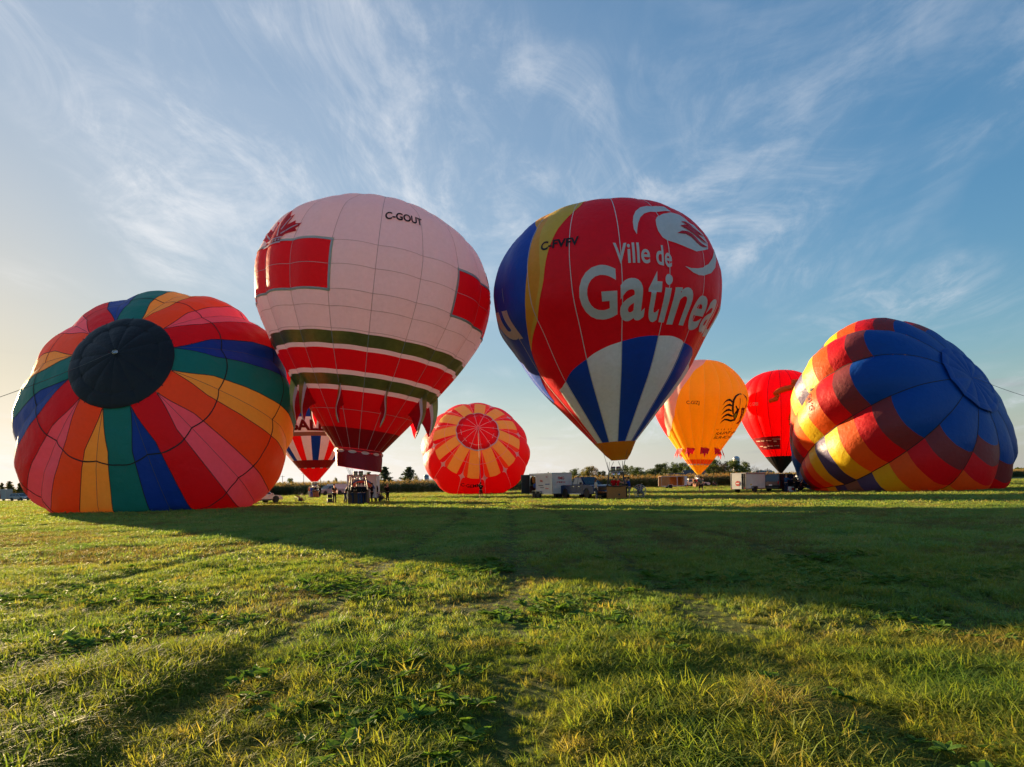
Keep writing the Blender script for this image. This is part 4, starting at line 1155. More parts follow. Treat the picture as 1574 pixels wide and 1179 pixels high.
def yellow_balloon():
    n = 20
    b = upright_env((37.646, 131.0, 2.51), 23.02, .0391, .0160, [.357, 2.663, 5.256, 7.379, 8.719, 9.142, 8.58, 7.357, 5.728, 3.889], n, .1, .035)
    root = empty('hot_air_balloon', (b.base.x, b.base.y, 0))
    tag(root, 'yellow balloon with black swirl emblem and red flame flaps, registration C-GIZJ', 'hot air balloon', 'hot air balloons')
    d = 2 * PI / n; vv = lambda y: b.inv(1075, y)[1]
    rows = [(0, .05, 'bal_red'), (.05, .22, 'bal_yellow'), (.22, .45, 'bal_yellow'), (.45, vv(690), 'bal_yellow'), (vv(690), vv(706), 'bal_yellow'), (vv(706), vv(713.5), 'chk_orange'), (vv(713.5), 1.0, 'bal_yellow')]
    for k in range(n):
        for v0, v1, c in rows: b.panel('panel', FB[c], b.off + k * d, b.off + (k + 1) * d, v0, v1, root, 6, max(2, int((v1 - v0) * 60)))
        b.tape('load_tape', FB['sun_yellow'], b.off + k * d, .05, 1, root, .06, .02)
        t = b.off + (k + .5) * d; s = 2 * PI * .02
        w = .55 / max(b.rv(vv(713)), .4)
        b.panel('scallop', FB['letter'], t - w * .4, t + w * .4, vv(712.6), vv(714.6), root, 3, 1, .05)
    W = [(1085, 553.5), (1081, 560), (1067, 570), (1058, 583), (1047, 599), (1039, 620), (1037, 640), (1032, 660), (1029.5, 671)]
    X = [(1030, 566), (1024, 590), (1021, 610), (1021, 630), (1022.5, 645), (1025, 660), (1027, 669)]
    fW, fX = spanner(b, W), spanner(b, X)
    ve = b.inv(1029, 670)[1]
    b.panel('white_band', FB['bal_white'], fX, fW, .03, ve, root, 10, 40, .04)
    b.panel('red_band', FB['bal_red'], lambda v: fX(v) - 1.3, fX, .03, ve, root, 16, 40, .04)
    for k in range(10):
        rib_fin(b, b.inv(1063, 692)[0] + k * 2 * PI / 10, vv(689.5), 1.15, FB['flame'], root)
    z = lambda pts: [(1080 + x * .1102, 590 + y * .1102) for x, y in pts]
    for pts in ([(272, 303), (300, 250), (330, 220), (370, 207), (412, 225), (425, 240), (415, 262), (380, 241), (345, 238), (310, 257)],
                [(265, 372), (300, 315), (335, 287), (375, 275), (412, 292), (416, 314), (380, 309), (345, 308), (305, 327)],
                [(255, 437), (290, 385), (325, 355), (365, 343), (402, 362), (413, 386), (380, 377), (340, 378), (300, 397)],
                [(245, 500), (280, 450), (320, 420), (360, 410), (402, 432), (425, 460), (390, 456), (350, 441), (310, 452)],
                [(230, 560), (260, 515), (300, 485), (345, 485), (385, 500), (425, 490), (440, 510), (380, 528), (340, 511), (300, 506), (260, 532)],
                [(410, 415), (408, 350), (415, 280), (425, 220), (450, 165), (480, 140), (520, 133), (545, 148), (500, 152), (466, 182), (443, 235), (432, 300), (428, 370), (426, 430)],
                [(445, 520), (425, 500), (415, 440), (450, 385), (465, 360), (448, 310), (462, 303), (480, 345), (500, 345), (513, 300), (508, 200), (518, 210), (522, 290), (510, 360), (490, 420), (470, 480)],
                [(560, 135), (590, 170), (608, 220), (615, 280), (610, 330), (604, 270), (594, 210), (575, 165)]):
        b.art('emblem', FB['ink'], z(pts), root, .07, 4)
    b.art('emblem', FB['maroon'], z([(455, 555), (490, 520), (520, 440), (540, 340), (548, 330), (575, 340), (585, 285), (590, 300), (586, 340), (603, 327), (588, 370), (556, 430), (528, 520), (500, 555)]), root, .07, 4)
    b.text('lettering', FB['ink'], 'C-GIZJ', (1055.4, 620.9), (1075, 621.6), (1055.6, 615.8), root, bold=.01)
    b.text('lettering', FB['ink'], 'V  I  L  L  E', (1100, 661.8), (1124, 660.4), (1100, 659.2), root)
    b.text('lettering', FB['ink'], 'SAINT-JEAN-', (1098, 669), (1121, 666.5), (1098.6, 664.6), root, frac='SAINT', bold=.012, shear=.2, step=.05)
    b.text('lettering', FB['ink'], 'SUR-RICHELIEU', (1096, 674.7), (1107.5, 674), (1097, 670.6), root, frac='SUR', bold=.012, shear=.2, step=.04)
    rebase(root)
    return root, b


def red_balloon():
    n = 20
    b = upright_env((56.249, 136.0, 2.532), 21.54, -.0078, .0016, [.316, 2.333, 4.619, 6.379, 7.567, 7.964, 7.664, 6.8, 5.381, 3.366], n, .05, .02)
    root = empty('hot_air_balloon', (b.base.x, b.base.y, 0))
    tag(root, 'bright red balloon with black cone bottom and puffy orange tubes, behind dark car', 'hot air balloon', 'hot air balloons')
    d = 2 * PI / n; vv = lambda y: b.inv(1199, y)[1]
    rows = [(0, .2, 'bal_red'), (.2, .45, 'bal_red'), (.45, vv(673), 'bal_red'), (vv(673), vv(701), 'bal_red'), (vv(701), 1.0, 'black')]
    for k in range(n):
        for v0, v1, c in rows: b.panel('panel', FB[c], b.off + k * d, b.off + (k + 1) * d, v0, v1, root, 5, max(2, int((v1 - v0) * 60)))
        b.tape('load_tape', FB['deepred'], b.off + k * d, .05, vv(701), root, .08, .02)
    v0, v1 = b.inv(1199, 670)[1], b.inv(1199, 690)[1]; t1 = b.inv(1199.5, 680)[0]
    b.panel('sponsor_panel', FB['deepred'], t1 - 1.5, t1, v0, v1, root, 16, 4, .04)
    bx = lambda x, y: (1140 + x * .1528, 560 + y * .1528)
    for x, y, w, h in ((152, 768, 36, 10), (196, 762, 34, 14), (243, 764, 56, 5), (308, 748, 82, 4), (322, 766, 30, 12), (188, 820, 28, 8), (222, 826, 34, 12), (262, 818, 52, 6), (330, 814, 48, 5)):
        p = [bx(x, y), bx(x + w, y), bx(x + w, y + h), bx(x, y + h)]
        b.art('sponsor_print', FB['sun_white'], p, root, .08, 3)
    b.text('lettering', FB['letter'], 'C-GRBI', (1153, 624.3), (1165.7, 623), (1153.2, 619.4), root)
    for pts, r in (([(275, 378), (300, 366), (335, 356), (365, 344), (378, 332), (350, 318), (328, 304), (352, 286), (390, 266), (440, 250), (500, 240), (548, 232), (562, 214), (530, 206), (492, 194), (500, 184), (540, 180), (600, 182)], 14),
                   ([(522, 370), (512, 395), (510, 440), (528, 452), (520, 480), (498, 510), (488, 545), (505, 560), (494, 590), (482, 612)], 12)):
        V = []
        for p in pts:
            t, v = b.inv(*bx(*p)); V.append(b.P(t, v, .3))
        rr = [.28 + .32 * math.sin(PI * min(1, .12 + i / len(V) * .8)) for i in range(len(V))]
        m = MB(); m.tube(V, rr, 10); o = m.build('inflated_tube', FB['sun_yellow'] if False else fabric('cloth_tube', lin((240, 112, 18)), .35), root, True)
        md = o.modifiers.new('s', 'SUBSURF'); md.levels = 1; md.render_levels = 1
    rebase(root)
    return root, b


def striped_balloon():
    n = 24
    mth = at_depth(483.5, 740, 100.0)
    b = upright_env(mth, 20.0, -.01, 0, [.5, 2.6, 4.9, 6.4, 7.3, 7.6, 7.2, 6.3, 5.0, 3.2], n, .05, .015)
    root = empty('hot_air_balloon', (b.base.x, b.base.y, 0))
    tag(root, 'red, white and blue striped balloon behind the pink one, half hidden', 'hot air balloon', 'hot air balloons')
    d = 2 * PI / n; vv = lambda y: b.inv(483, y)[1]
    b.off = b.inv(491.5, 690)[0] - d
    rows = [(0, .25, 'sun_red'), (.25, vv(621), 'sun_red'), (vv(621), vv(626), 'bal_stripe'), (vv(626), vv(640), 'band'), (vv(640), vv(663.5), 'bal_stripe'), (vv(663.5), vv(669.7), 'brown'),
            (vv(669.7), vv(707), 'stripe'), (vv(707), vv(719), 'deepred'), (vv(719), 1.0, 'sun_red')]
    ST = ['blue', 'bal_stripe', 'sun_red', 'bal_stripe']
    for k in range(n):
        g = k if k < n / 2 else k - n
        for v0, v1, c in rows:
            if c == 'stripe': c = ST[g % 4]
            if c == 'band': c = 'blue' if g % 6 in (0, 1, 5, 3) else 'bal_stripe'
            b.panel('panel', FB[c], b.off + k * d, b.off + (k + 1) * d, v0, v1, root, 4, max(2, int((v1 - v0) * 50)))
    for k in range(12):
        t = b.off + k * 2 * d; w = .42 / b.rv(vv(719)) * .5
        b.panel('vent_gap', FB['letter'], t - w, t + w, vv(718.4), vv(719.8), root, 3, 1, .05)
    b.text('lettering', FB['maroon'], 'BALL', (447, 660.5), (489, 660.8), (447, 644.3), root, frac='BAL', bold=.04, step=.06)
    rebase(root)
    return root, b


# ---- balloons lying on the grass ---------------------------------------------
def rainbow_balloon():
    n = 12
    b = lying_env((-28.569, 52.62, 8.167), 174.19, 25.86, 10.276, 7.104, 10.342, 3.405, 1.512, 2.632, 1.118, n, 0, .045, .14, 3.0)
    root = empty('lying_balloon', (b.base.x, b.base.y, 0))
    tag(root, 'huge rainbow striped balloon lying on the grass with a black crown disc', 'hot air balloon', 'half inflated balloons')
    d = PI / 6
    r0 = 3.42; v0 = float(np.interp(r0, b.r[:60], b.s[:60]))
    off = R(-5); b.off = off - 0  # load tapes run up the middle of the narrow strips
    b.off = off + d / 2

    def hw(v):
        q = (v - v0) / .11
        q = min(max(q, 0), 1); q = q * q * (3 - 2 * q) * .35 + q * .65
        return d / 2 * (1 - .5 * q)
    wide = ['teal', 'orange', 'red']; nar = ['yellow', 'pink', 'blue']
    w1, w2 = b.inv(195, 711)[1], b.inv(386.7, 715)[1]
    cuts = [v0 - .02, w1, w2, 1.0]
    for k in range(n):
        a = off + k * d
        for i in range(3):
            v_a, v_b = cuts[i], cuts[i + 1]
            N = [26, 20, 20][i]
            b.panel('panel', FB[wide[k % 3]], (lambda v, a=a: a - hw(v)), (lambda v, a=a: a + hw(v)), v_a, v_b, root, 10, N)
            b.panel('panel', FB[nar[k % 3]], (lambda v, a=a: a + hw(v)), (lambda v, a=a: a + d - hw(v)), v_a, v_b, root, 10, N)
        for s in (-1, 1): b.tape('seam', FB['seam_black'], (lambda v, a=a, s=s: a + s * hw(v)), v0 + .01, 1, root, .05, .02, 60)
        b.tape('load_tape', FB['seam'], a + d / 2, v0, 1, root, .03, .02, 60)
    for v in (w1, w2): b.tape('belt_tape', FB['seam_black'], v, 0, 2 * PI, root, .085, .035, 180, True)
    ring = [b.P(2 * PI * i / 48, .999, -.05) for i in range(48)]
    link('mouth_light_stop', pymesh('mouth_light_stop', ring, [tuple(range(48))]), FB['deepred'], root)  # added disc over the open mouth, keeps sun off the inside
    # black crown
    cr = empty('crown_vent', (0, 0, 0), 0, root)
    rr = v0 * .76
    vmax = v0 * 1.035
    for k in range(12):
        a = off + d / 2 + k * d - d / 2 + .1
        e = Envelope.__new__(Envelope); e.__dict__.update(b.__dict__); e.off = a; e.bulge = .03
        q = lambda v, c: .16 + .08 * math.sin(PI * min(1, v / vmax))
        for va, vb in ((0.0, rr), (rr, vmax)):
            V = []; F = []; nu, nv = 6, 8
            for j in range(nv + 1):
                for i in range(nu + 1):
                    ph = i / nu; v = va + (vb - va) * j / nv
                    puff = .06 * (4 * ph * (1 - ph))**.6 * min(1, v / (vmax * .35)) + .05 * (4 * (j / nv) * (1 - j / nv))**.6
                    V.append(b.P(a + d * ph, v, .05 + puff, True))
            for j in range(nv):
                for i in range(nu): z = j * (nu + 1) + i; F.append((z, z + nu + 1, z + nu + 2, z + 1))
            link('crown_panel', pymesh('crown_panel', V, F), FB['black'], cr, True)
    for k in range(12): b.tape('crown_seam', FB['seam_black'], off + .1 + k * d, .004, vmax, cr, .07, .07, 30)
    b.tape('crown_seam', FB['seam_black'], rr, 0, 2 * PI, cr, .07, .09, 120, True)
    m = MB(); m.lathe([(.16, 0), (.2, .05), (.16, .1), (.12, .05)], 12); me = m.mesh('crown_ring')
    me.transform(Matrix.Translation(b.P(0, 0, .22, True)) @ b.ax.to_track_quat('Z', 'Y').to_matrix().to_4x4()); link('crown_ring', me, M['steel'], cr)
    rebase(root)
    return root, b


def sunburst_balloon():
    n = 12
    b = lying_env((-5.6, 103.15, 6.93), 173.6, 26.0, 8.505, 6.693, 11.189, 2.803, 1.477, 1.36, 1.0, n, 0, .028, .1, 5.0)
    root = empty('lying_balloon', (b.base.x, b.base.y, 0))
    tag(root, 'red and yellow sunburst balloon lying by the corn, registration C-GEMM', 'hot air balloon', 'half inflated balloons')
    d = PI / 6; r0 = 3.05; v0 = float(np.interp(r0, b.r[:60], b.s[:60])); off = b.inv(729, 715)[0]
    b.off = off + d / 2
    v1 = b.inv(727.5, 735)[1]; vm = (v0 + v1) / 2
    hw = lambda v: d / 2 * min(1.0, (r0 / b.rv(v))**.86) * .985
    for k in range(n):
        a = off + k * d
        b.panel('panel', FB['sun_yellow'], (lambda v, a=a: a - hw(v)), (lambda v, a=a: a + hw(v)), v0 - .02, vm, root, 6, 10)
        b.panel('panel', FB['sun_yellow'], (lambda v, a=a: a - hw(v)), (lambda v, a=a: a + hw(v)), vm, v1, root, 6, 10)
        b.panel('panel', FB['sun_orange'], (lambda v, a=a: a + hw(v)), a + d / 2, v0, v1, root, 4, 16)
        b.panel('panel', FB['sun_red'], a + d / 2, (lambda v, a=a: a + d - hw(v)), v0, v1, root, 4, 16)
        b.panel('panel', FB['sun_red'], a - d / 2, a + d / 2, v1, .82, root, 8, 10)
        b.panel('panel', FB['sun_red'], a - d / 2, a + d / 2, .82, 1, root, 8, 8)
        b.tape('load_tape', FB['sun_white'], a + d / 2, v0, .8, root, .05, .03)
        t = a + d / 2; w = d / 2 - hw(v1)
        star = []
        for i in range(32):
            u = 2 * PI * i / 32; rad = 1.0 / (abs(math.cos(u))**.55 + abs(math.sin(u))**.55)**(1 / .55)
            star.append((rad * math.cos(u), rad * math.sin(u)))
        b.drape('star', FB['sun_white'], star, [tuple(range(32))], (lambda x, y, t=t: (t + x * w * .66, v1 + .004 + y * 1.15 / b.S)), root, .05, .25)
    for v in (vm, .62): b.tape('belt_tape', FB['sun_white'], v, 0, 2 * PI, root, .05, .03, 120, True)
    ring = [b.P(2 * PI * i / 48, .999, -.05) for i in range(48)]
    link('mouth_light_stop', pymesh('mouth_light_stop', ring, [tuple(range(48))]), FB['deepred'], root)  # same added disc here, blocks sunlight entering the mouth
    cr = empty('crown_vent', (0, 0, 0), 0, root)
    for k in range(12):
        V = []; F = []; a = off + d / 2 + k * d; nu, nv = 5, 8
        for j in range(nv + 1):
            for i in range(nu + 1):
                ph = i / nu; v = v0 * 1.02 * j / nv; V.append(b.P(a + d * ph, v, .12 + .08 * 4 * ph * (1 - ph) * min(1, v / v0 * 2), True))
        for j in range(nv):
            for i in range(nu): z = j * (nu + 1) + i; F.append((z, z + nu + 1, z + nu + 2, z + 1))
        link('crown_panel', pymesh('crown_panel', V, F), FB['sun_red'], cr, True)
        b.tape('crown_tape', FB['sun_white'], a, 0.002, v0 * 1.02, cr, .06, .15)
    for v, w in ((v0 * .78, .05), (v0 * 1.02, .16)): b.tape('crown_ring', FB['seam_light'], v, 0, 2 * PI, cr, w, .17, 96, True)
    b.text('lettering', FB['ink'], 'C-GEMM', (708, 746.8), (738.5, 747), (708, 741.8), root, bold=.02)
    rebase(root)
    return root, b


def checker_balloon():
    n = 12
    b = lying_env((38.0, 63.68, 6.61), 149.3, 27.7, 10.287, 7.126, 11.881, .757, 2.562, 1.852, 1.0, n, 0, .10, .2, 9.0)
    root = empty('lying_balloon', (b.base.x, b.base.y, 0))
    tag(root, 'blue crowned balloon with burgundy, red, orange and yellow patches lying on grass', 'hot air balloon', 'half inflated balloons')
    d = PI / 6
    # the seam between the second and third strip of patches
    b.off = b.inv(1377, 603)[0] % d
    k0 = round((b.inv(1377, 603)[0] - b.off) / d)      # index of the gore just below that seam (theta grows clockwise seen from the crown)
    sgn = -1
    vA = b.inv(1326, 610)[1]; step = (b.inv(1255, 657)[1] - vA) / 3.0
    seq = ['burgundy', 'chk_red', 'chk_orange', 'chk_yellow', 'purple', 'brown', 'purple']
    names = {0: seq}
    for k in range(n):
        rel = (k0 - 0 - k) % 12   # 0: strip below the seam, then onwards
        a0 = b.off + k * d
        j = (k - k0) % 12
        # strips: j = 0 just clockwise of the seam; j = 11 just before it
        q = {11: 0, 0: 0}.get(j, 0)
        m = 3 - abs(((SHIFT_J - j) % 6) - 3)
        rows = []; c0 = vA - m * step
        cen = 3 + m                       # row count from the blue edge to the mirror row
        cols = []
        for i in range(2 * cen + 1):
            e = min(i, 2 * cen - i); cols.append(seq[min(e, len(seq) - 1)])
        v = c0; rows.append((0.0, c0, 'navy'))
        for c in cols:
            if v >= 1: break
            rows.append((v, min(v + step, 1.0), c)); v += step
        if v < 1: rows.append((v, 1.0, 'navy'))
        for v0, v1, c in rows:
            b.panel('panel', FB[c], a0, a0 + d, v0, v1, root, 8, max(3, int((v1 - v0) * 60)))
        b.tape('load_tape', FB['seam_black'], a0, .02, 1, root, .07, .02, 60)
    # folded crown vent standing slightly proud
    v0 = .115
    cr = empty('crown_vent', (0, 0, 0), 0, root)
    for k in range(12):
        a = b.off + k * d
        for va, vb in ((0, v0 * .8), (v0 * .8, v0)):
            V = []; F = []; nu, nv = 5, 6
            for j in range(nv + 1):
                for i in range(nu + 1):
                    ph = i / nu; v = va + (vb - va) * j / nv
                    V.append(b.P(a + d * ph, v, .14 + .10 * 4 * ph * (1 - ph) * min(1, v / v0 * 2) + .05 * 4 * (j / nv) * (1 - j / nv) - (.1 if (va == 0 and False) else 0), True))
            for j in range(nv):
                for i in range(nu): z = j * (nu + 1) + i; F.append((z, z + nu + 1, z + nu + 2, z + 1))
            link('crown_panel', pymesh('crown_panel', V, F), FB['navy'], cr, True)
        b.tape('crown_seam', FB['seam_black'], a, .002, v0, cr, .06, .15)
    # registration running along a patch
    tl, vl = b.inv(1236, 598); tr, vr = b.inv(1246, 635)
    V2, F2, w, h = text_flat('C-GIVG', .015)
    p0, p1 = Vector((1239.2, 595)), Vector((1249.6, 633.5)); dx = (p1 - p0) / w; up = Vector((-dx.y, dx.x)).normalized() * -8.2
    V3 = [tuple(p0 + dx * p[0] + (Vector((6.5, -2.0)) * 1.15) * (p[1] / h)) for p in V2]
    b.drape('lettering', FB['ink'], V3, F2, lambda x, y: b.inv(x, y), root, .06, 3)
    rebase(root)
    return root, b


SHIFT_J = 0


def far_red_balloon():
    b = lying_env((57.0, 86.0, 4.0), 190, 15, 5.2, 4.0, 8.0, 1.0, 1.8, 1.8, 1.0, 16, 0, .05, .1, 2.0)
    root = empty('lying_balloon', (b.base.x, b.base.y, 0))
    tag(root, 'plain crimson balloon lying behind the blue crowned one, barely visible', 'hot air balloon', 'half inflated balloons')
    d = 2 * PI / 16
    for k in range(16):
        for v0, v1 in ((0, .4), (.4, .7), (.7, 1)): b.panel('panel', FB['bal_red'], k * d, k * d + d, v0, v1, root, 4, 8)
    rebase(root)
    return root, b
pk = pink_balloon(); gt = gatineau_balloon(); ye = yellow_balloon(); rd = red_balloon(); sb = striped_balloon()
rb = rainbow_balloon(); su = sunburst_balloon(); ck = checker_balloon(); fr = far_red_balloon()
# ------------------------------------------------------------------ baskets and burners
def basket(loc, w, d, h, rz, frame_h, label, mat=None, open_top=True, straps=0):
    root = empty('wicker_basket', loc, rz); tag(root, label, 'balloon basket', 'balloon baskets')
    mat = mat or M['wicker']; t = .06
    for s in (-1, 1):
        MB().box((0, s * (d / 2 - t / 2), h / 2 + .06), (w - .02, t, h), bev=.015).build('side_panel', mat, root)
        MB().box((s * (w / 2 - t / 2), 0, h / 2 + .06), (t, d - 2 * t - .01, h), bev=.015).build('end_panel', mat, root)
    MB().box((0, 0, .06), (w * .96, d * .96, .05)).build('floor', M['wood'], root)
    pts = [(-w / 2, -d / 2, h + .07), (w / 2, -d / 2, h + .07), (w / 2, d / 2, h + .07), (-w / 2, d / 2, h + .07), (-w / 2, -d / 2, h + .07)]
    rim = []
    for a, b in zip(pts, pts[1:]):
        for i in range(6): u = i / 6; q = Vector(a).lerp(Vector(b), u); q.z += -.07 * math.sin(PI * u); rim.append(q)
    rim.append(rim[0]); MB().tube(rim, .06, 8).build('leather_rim', M['leather'], root, True)
    for s in (-1, 1): MB().box((0, s * d * .38, .025), (w * .94, .08, .05)).build('skid', M['wood'], root)
    for k in range(straps): MB().box((0, -d / 2 - .012, .22 + k * .32), (w * .98, .02, .05)).build('strap', M['leather'], root)
    MB().box((w * .14, -d / 2 - .03, .38), (.14, .06, .16), bev=.02).build('step_hole', M['dark'], root)
    fw, fd = w * .36, d * .34
    for sx in (-1, 1):
        for sy in (-1, 1):
            MB().tube([(sx * (w / 2 - .05), sy * (d / 2 - .05), h * .6), (sx * (w / 2 - .06), sy * (d / 2 - .06), h), (sx * fw, sy * fd, frame_h)], .045, 8).build('upright', M['dark'], root, True)
    m = MB()
    for a, b in (((-fw, -fd), (fw, -fd)), ((fw, -fd), (fw, fd)), ((fw, fd), (-fw, fd)), ((-fw, fd), (-fw, -fd))):
        m.tube([(a[0], a[1], frame_h), (b[0], b[1], frame_h)], .035, 8)
    m.build('burner_frame', M['steel'], root, True)['kind'] = 'stuff'
    for s in (-1, 1):
        bu = MB().lathe([(.12, -.02), (.17, .04), (.19, .30), (.185, .44), (.15, .44), (.14, .1), (0.0, .08)], 18, (s * .22, 0, frame_h)).build('burner', M['steel'], root, True)
        MB().lathe([(.196, .08), (.2, .1), (.196, .12)], 18, (s * .22, 0, frame_h)).build('coil', M['darksteel'], bu, True)
        MB().lathe([(.196, .30), (.2, .34), (.196, .38)], 18, (s * .22, 0, frame_h)).build('coil', M['darksteel'], bu, True)
        MB().lathe([(.11, -.34), (.13, -.3), (.13, -.05)], 12, (s * .22, 0, frame_h)).build('burner_valve', M['chrome'], root, True)
    for sx in (-1, 1):
        MB().lathe([(.15, .1), (.17, .14), (.17, .72), (.1, .8), (.05, .84)], 14, (sx * w * .3, d * .25, 0)).build('gas_cylinder', M['steel'], root, True)
    return root, [root.matrix_basis @ Vector((sx * fw, sy * fd, frame_h)) for sx in (-1, 1) for sy in (-1, 1)]


def cables(balloon, corners, b, rm, per=3, r=.012, drop=0):
    """wires from the envelope mouth to the burner frame belong to the balloon"""
    inv = Matrix.Translation(-balloon.location)
    for k in range(4 * per):
        a = 2 * PI * (k + .5) / (4 * per)
        p = b.base + (b.eA * math.cos(a) + b.eB * math.sin(a)) * rm - b.ax * drop
        c = min(corners, key=lambda q: (q - p).length)
        o = MB().tube([p, c], r, 4).build('cable', M['rope'], balloon); o.matrix_parent_inverse = inv


def ground_xy(px, Y):
    p = at_depth(px, 745, Y); return Vector((p.x, p.y, 0))


g = ground_xy(551, 54.5); bk, cs = basket((g.x, g.y, 0), 1.55, 1.25, 1.12, .06, 2.35, 'dark wicker basket under the pink balloon with people round it', simple('dark_wicker', lin((82, 50, 24)), .65, 0, .25, 14, .4), straps=3)
cables(pk[0], cs, pk[1], 1.95)
g = ground_xy(947, 54); bk, cs = basket((g.x, g.y, 0), 1.55, 1.2, 1.05, -.12, 2.25, 'tan wicker basket under the gold skirt, two red shirts aboard')
cables(gt[0], cs, gt[1], .75, 3, .012, 1.55); cables(gt[0], cs, gt[1], 1.62, 1)
g = ground_xy(483.5, 99); bk, cs = basket((g.x, g.y, 0), 1.2, 1.0, .95, 0, 1.9, 'small far basket under the striped balloon')
cables(sb[0], cs, sb[1], .48, 2)
g = ground_xy(1072.5, 130); bk, cs = basket((g.x, g.y, 0), 1.5, 1.2, 1.0, .1, 1.95, 'small basket under the yellow balloon, behind several people', mat=simple('orange_wicker', lin((190, 110, 50)), .65, 0, .2, 14, .3))
cables(ye[0], cs, ye[1], .34, 2)
g = ground_xy(1200, 134); bk, cs = basket((g.x, g.y, 0), 1.5, 1.2, 1.0, 0, 1.9, 'basket under the red balloon, almost hidden by the dark car')
cables(rd[0], cs, rd[1], .3, 2)


# ------------------------------------------------------------------ vehicles
def arch(cx, r, z0, n=9):
    return [(cx + r * math.cos(a), z0 + r * math.sin(a)) for a in np.linspace(PI, 0, n)]


def wheel(parent, x, y, r, w, side):
    t = MB().lathe([(r * .69, -w / 2), (r * .92, -w / 2), (r, -w * .3), (r, w * .3), (r * .92, w / 2), (r * .69, w / 2)], 24, (x, y, r), 'y').build('tyre', M['black'], None, True)
    wh = empty('wheel', (0, 0, 0), 0, parent); t.parent = wh
    rim = MB().lathe([(r * .70, -w * .47), (r * .66, -w * .38), (r * .2, -w * .40), (.04, -w * .40), (.04, w * .4), (r * .2, w * .40), (r * .66, w * .38), (r * .70, w * .47)], 20, (x, y, r), 'y').build('rim', M['rim'], wh, True)
    for k in range(5):
        a = 2 * PI * k / 5
        MB().box((x + math.cos(a) * r * .36, y + side * w * .44, r + math.sin(a) * r * .36), (r * .5, .02, r * .12), Matrix.Rotation(-a, 3, 'Y')).build('spoke', M['rim'], wh)


def pickup(loc, rz, paint, label, trim=None):
    root = empty('pickup_truck', loc, rz); tag(root, label, 'pickup truck', 'vehicles')
    wx, wr = 1.82, .45
    low = [(-2.9, .55), (-2.92, .95), (-2.88, 1.18), (-.85, 1.2), (-.8, 1.24), (1.25, 1.24), (2.3, 1.2), (2.72, 1.13), (2.9, 1.0), (2.92, .6), (2.75, .45)] + [(x, z) for x, z in arch(wx, .5, .44)][::-1] + [(1.2, .38), (-1.2, .38)] + [(x, z) for x, z in arch(-wx, .5, .44)][::-1] + [(-2.6, .45)]
    MB().prism(low, -1.0, 1.0, .05).build('body', paint, root)
    # crew cab, narrower at the roof
    bm = MB(); P = []
    lo = [(-.78, 1.22), (1.38, 1.22)]; hi = [(-.60, 1.93), (.52, 1.95)]
    c = [(-.78, .90), (1.38, .90)]
    v = [bm.bm.verts.new(p) for p in ((-.8, -.93, 1.2), (1.36, -.93, 1.2), (1.36, .93, 1.2), (-.8, .93, 1.2), (-.62, -.74, 1.9), (.5, -.74, 1.92), (.5, .74, 1.92), (-.62, .74, 1.9))]
    for f in ((0, 1, 5, 4), (1, 2, 6, 5), (2, 3, 7, 6), (3, 0, 4, 7), (4, 5, 6, 7)): bm.bm.faces.new([v[i] for i in f])
    bmesh.ops.bevel(bm.bm, geom=[e for e in bm.bm.edges if min(q.co.z for q in e.verts) > 1.8], offset=.06, segments=2, affect='EDGES')
    bm.build('cab', paint, root)
    e = .015
    MB().quad((1.30, -.80, 1.27), (1.30, .80, 1.27), (.57, .68, 1.87), (.57, -.68, 1.87)).build('windscreen', M['glass'], root).location = (.035, 0, .02)
    MB().quad((-.80, -.78, 1.32), (-.80, .78, 1.32), (-.66, .68, 1.82), (-.66, -.68, 1.82)).build('rear_window', M['glass'], root).location = (-.02, 0, 0)
    for s in (-1, 1):
        for x0, x1, x2, x3 in ((-.66, .18, .14, -.56), (.26, 1.15, .52, .22)):
            f = lambda x, z: (x, s * (.93 - .19 * (z - 1.2) / .7 + .012), z)
            MB().quad(f(x0, 1.3), f(x1, 1.3), f(x2, 1.82), f(x3, 1.82)).build('side_window', M['glass'], root)
        MB().box((1.02, s * 1.08, 1.36), (.14, .2, .2), bev=.04).build('wing_mirror', M['dark'], root)
        MB().box((2.86, s * .74, .93), (.12, .40, .24), bev=.03).build('headlight', M['lamp'], root)
        MB().box((-2.9, s * .88, .98), (.06, .18, .36), bev=.02).build('tail_light', M['tail'], root)
        MB().box((.05, s * 1.03, .42), (2.0, .14, .05), bev=.015).build('side_step', M['chrome'], root)
        for x in (-.3, .62): MB().box((x, s * 1.005, 1.08), (.18, .03, .035)).build('door_handle', M['chrome'], root)
        for x in (-.82, .22, 1.2): MB().box((x, s * 1.0, .82), (.012, .012, .72)).build('door_gap', M['black'], root)
        for x in (-wx, wx): wheel(root, x, s * .86, wr, .28, s)
    gr = MB().box((2.90, 0, .90), (.06, 1.1, .34), bev=.02).build('grille', M['darksteel'], root)
    for k in range(3): MB().box((2.94, 0, .80 + k * .1), (.02, 1.06, .03)).build('grille_bar', M['chrome'], gr)
    MB().box((2.95, 0, .58), (.16, 1.9, .22), bev=.05).build('bumper', M['chrome'], root)
    MB().box((2.90, 0, .36), (.10, 1.5, .14), bev=.03).build('air_dam', M['dark'], root)
    MB().box((-2.97, 0, .58), (.14, 1.8, .18), bev=.04).build('rear_bumper', M['chrome'], root)
    MB().box((-1.88, 0, 1.205), (1.9, 1.6, .02)).build('bed_cover', M['dark'], root)
    return root


